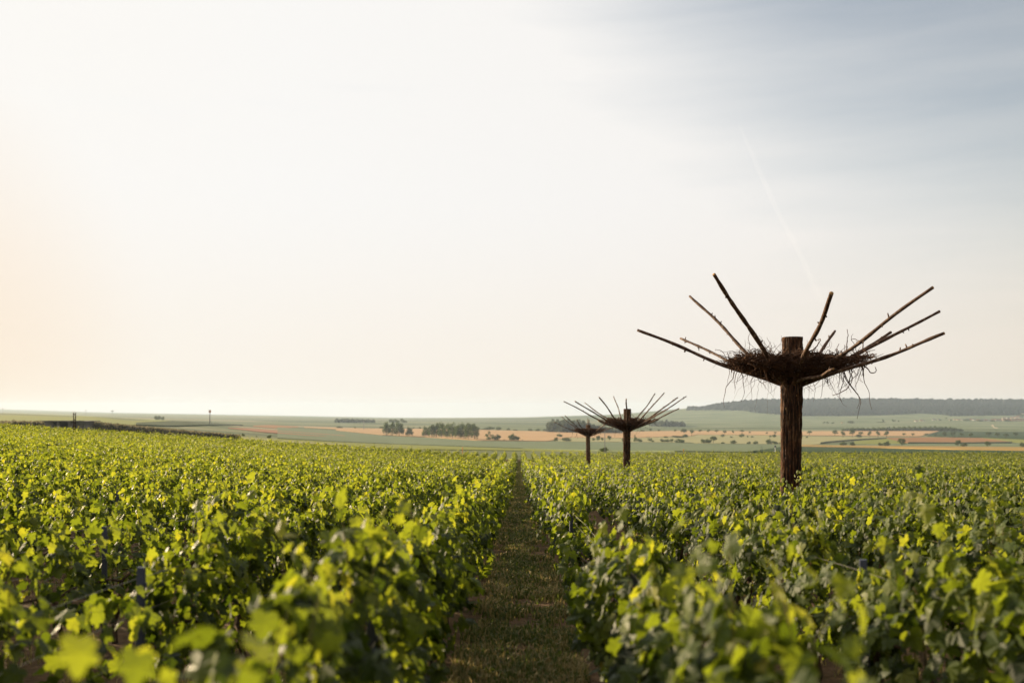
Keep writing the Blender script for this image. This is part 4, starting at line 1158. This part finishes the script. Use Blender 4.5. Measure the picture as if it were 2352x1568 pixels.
# ------------------------------------------------------------------ grass in the aisles
def blades(name, x0, x1, y0, y1, n, hmin, hmax, seed, label, dry=.35, patch=None, rows=(0,)):
    rs = np.random.RandomState(seed)
    y = y0 + (y1 - y0) * rs.rand(n) ** (1.35 if y1 < 80 else 2.6)
    kk = rs.choice(rows, n)
    x = kk * SP + DRIFT * y + rs.uniform(x0, x1, n)
    dx_ = np.abs(x - kk * SP - DRIFT * y)
    pn = np.sin(x * 5.3 + y * 1.9) * np.sin(y * 2.3 - x * 3.1) + .5 * np.sin(y * .9 + 1) + .5 * np.sin(x * 13 + y * 7) * np.sin(y * 11) + .45 * rs.randn(n)
    keep = pn > -.40 + 1.0 * np.clip((dx_ - .25) / .3, 0, 1)
    x, y, pn, kk = x[keep], y[keep], pn[keep], kk[keep]; n = len(x)
    h = rs.uniform(hmin, hmax, n) * np.clip(1 + .35 * pn, .4, 1.8)
    a = rs.uniform(0, 6.28, n); lean = rs.uniform(.1, .9, n)
    wd = rs.uniform(.003, .007, n) * np.clip(y / 6, 1, 5)
    D = np.stack([np.cos(a), np.sin(a), np.zeros(n)], 1); Sd = np.stack([-np.sin(a), np.cos(a), np.zeros(n)], 1)
    B = np.stack([x, y, near_z(x, y) - .01], 1)
    up = np.array([0, 0, 1.])
    M1 = B + D * (h * lean * .3)[:, None] + up * (h * .6)[:, None]
    T = B + D * (h * lean)[:, None] + up * (h * (1 - .35 * lean))[:, None]
    w_ = wd[:, None]
    V = np.stack([B - Sd * w_, B + Sd * w_, M1 + Sd * w_ * .8, M1 - Sd * w_ * .8, T], 1).reshape(-1, 3)
    i = np.arange(n) * 5
    Fc = np.concatenate([np.stack([i, i + 1, i + 2], 1), np.stack([i, i + 2, i + 3], 1), np.stack([i + 3, i + 2, i + 4], 1)])
    edge = np.abs(x - kk * SP - DRIFT * y) / .5
    t = np.clip(.22 + .15 * rs.randn(n) + np.where(rs.rand(n) < dry * (.75 + .9 * edge), .55, 0) + .12 * np.sin(y * 1.1) , 0, 1)
    tag(link(name, npmesh(name, V, Fc, M['grass'], tint=np.repeat(t, 5))), label, 'grass', kind='stuff')
blades('grass', -.56, .56, 1.8, 150, 300000, .02, .10, 5, 'short worn grass growing down the central vineyard aisle', .4)
blades('weeds', -.5, .5, 3, 24, 60000, .02, .10, 6, 'sparse dry weeds between the neighbouring vine rows', .6, rows=(-5, -4, -3, -2, -1, 1, 2, 3, 4, 5, 6))

# ------------------------------------------------------------------ contrail
def contrail():
    pts = [(1700, 292), (1740, 385), (1788, 490), (1838, 585), (1886, 688)]
    Y0 = 22000.
    P = [((px - 1176) / F * (Y0 + i * 4000), Y0 + i * 4000, EYE + (HZ - py) / F * (Y0 + i * 4000)) for i, (px, py) in enumerate(pts)]
    P = np.array(P); tq = np.linspace(0, 4, 30)
    Q = np.stack([np.interp(tq, range(5), P[:, j]) for j in range(3)], 1)
    m = MB(); m.tube(Q, [22 + 26 * min(1, i / 8) + i * 1.2 for i in range(30)], 10)
    mt, n, l, p = base_mat('contrail_ice')
    n.remove(p)
    d = n.new('ShaderNodeBsdfDiffuse'); d.inputs['Color'].default_value = (.9, .9, .9, 1)
    tl = n.new('ShaderNodeBsdfTranslucent'); tl.inputs['Color'].default_value = (.9, .9, .9, 1)
    a = n.new('ShaderNodeAddShader'); tr = n.new('ShaderNodeBsdfTransparent'); x = n.new('ShaderNodeMixShader'); x.inputs['Fac'].default_value = .007
    l.new(d.outputs[0], a.inputs[0]); l.new(tl.outputs[0], a.inputs[1]); l.new(tr.outputs[0], x.inputs[1]); l.new(a.outputs[0], x.inputs[2]); l.new(x.outputs[0], n['Material Output'].inputs['Surface'])
    o = link('contrail', m.mesh('contrail', mt, smooth=True)); tag(o, 'faint straight white contrail falling through the pale sky at right', 'contrail')
contrail()

# ------------------------------------------------------------------ haze
def haze():
    m = MB(); m.box(-16500, 16500, -500, 13600, -175, 84)
    mt = bpy.data.materials.new('haze_air'); mt.use_nodes = True
    n = mt.node_tree.nodes; l = mt.node_tree.links
    n.remove(n['Principled BSDF'])
    v = n.new('ShaderNodeVolumePrincipled')
    v.inputs['Color'].default_value = (.64, .79, 1.0, 1)
    v.inputs['Density'].default_value = HAZE
    v.inputs['Anisotropy'].default_value = .15
    l.new(v.outputs[0], n['Material Output'].inputs['Volume'])
    tag(link('haze', m.mesh('haze', mt)), 'thin pale blue haze over the far valley', 'haze', kind='stuff')
HAZE = .000062
haze()
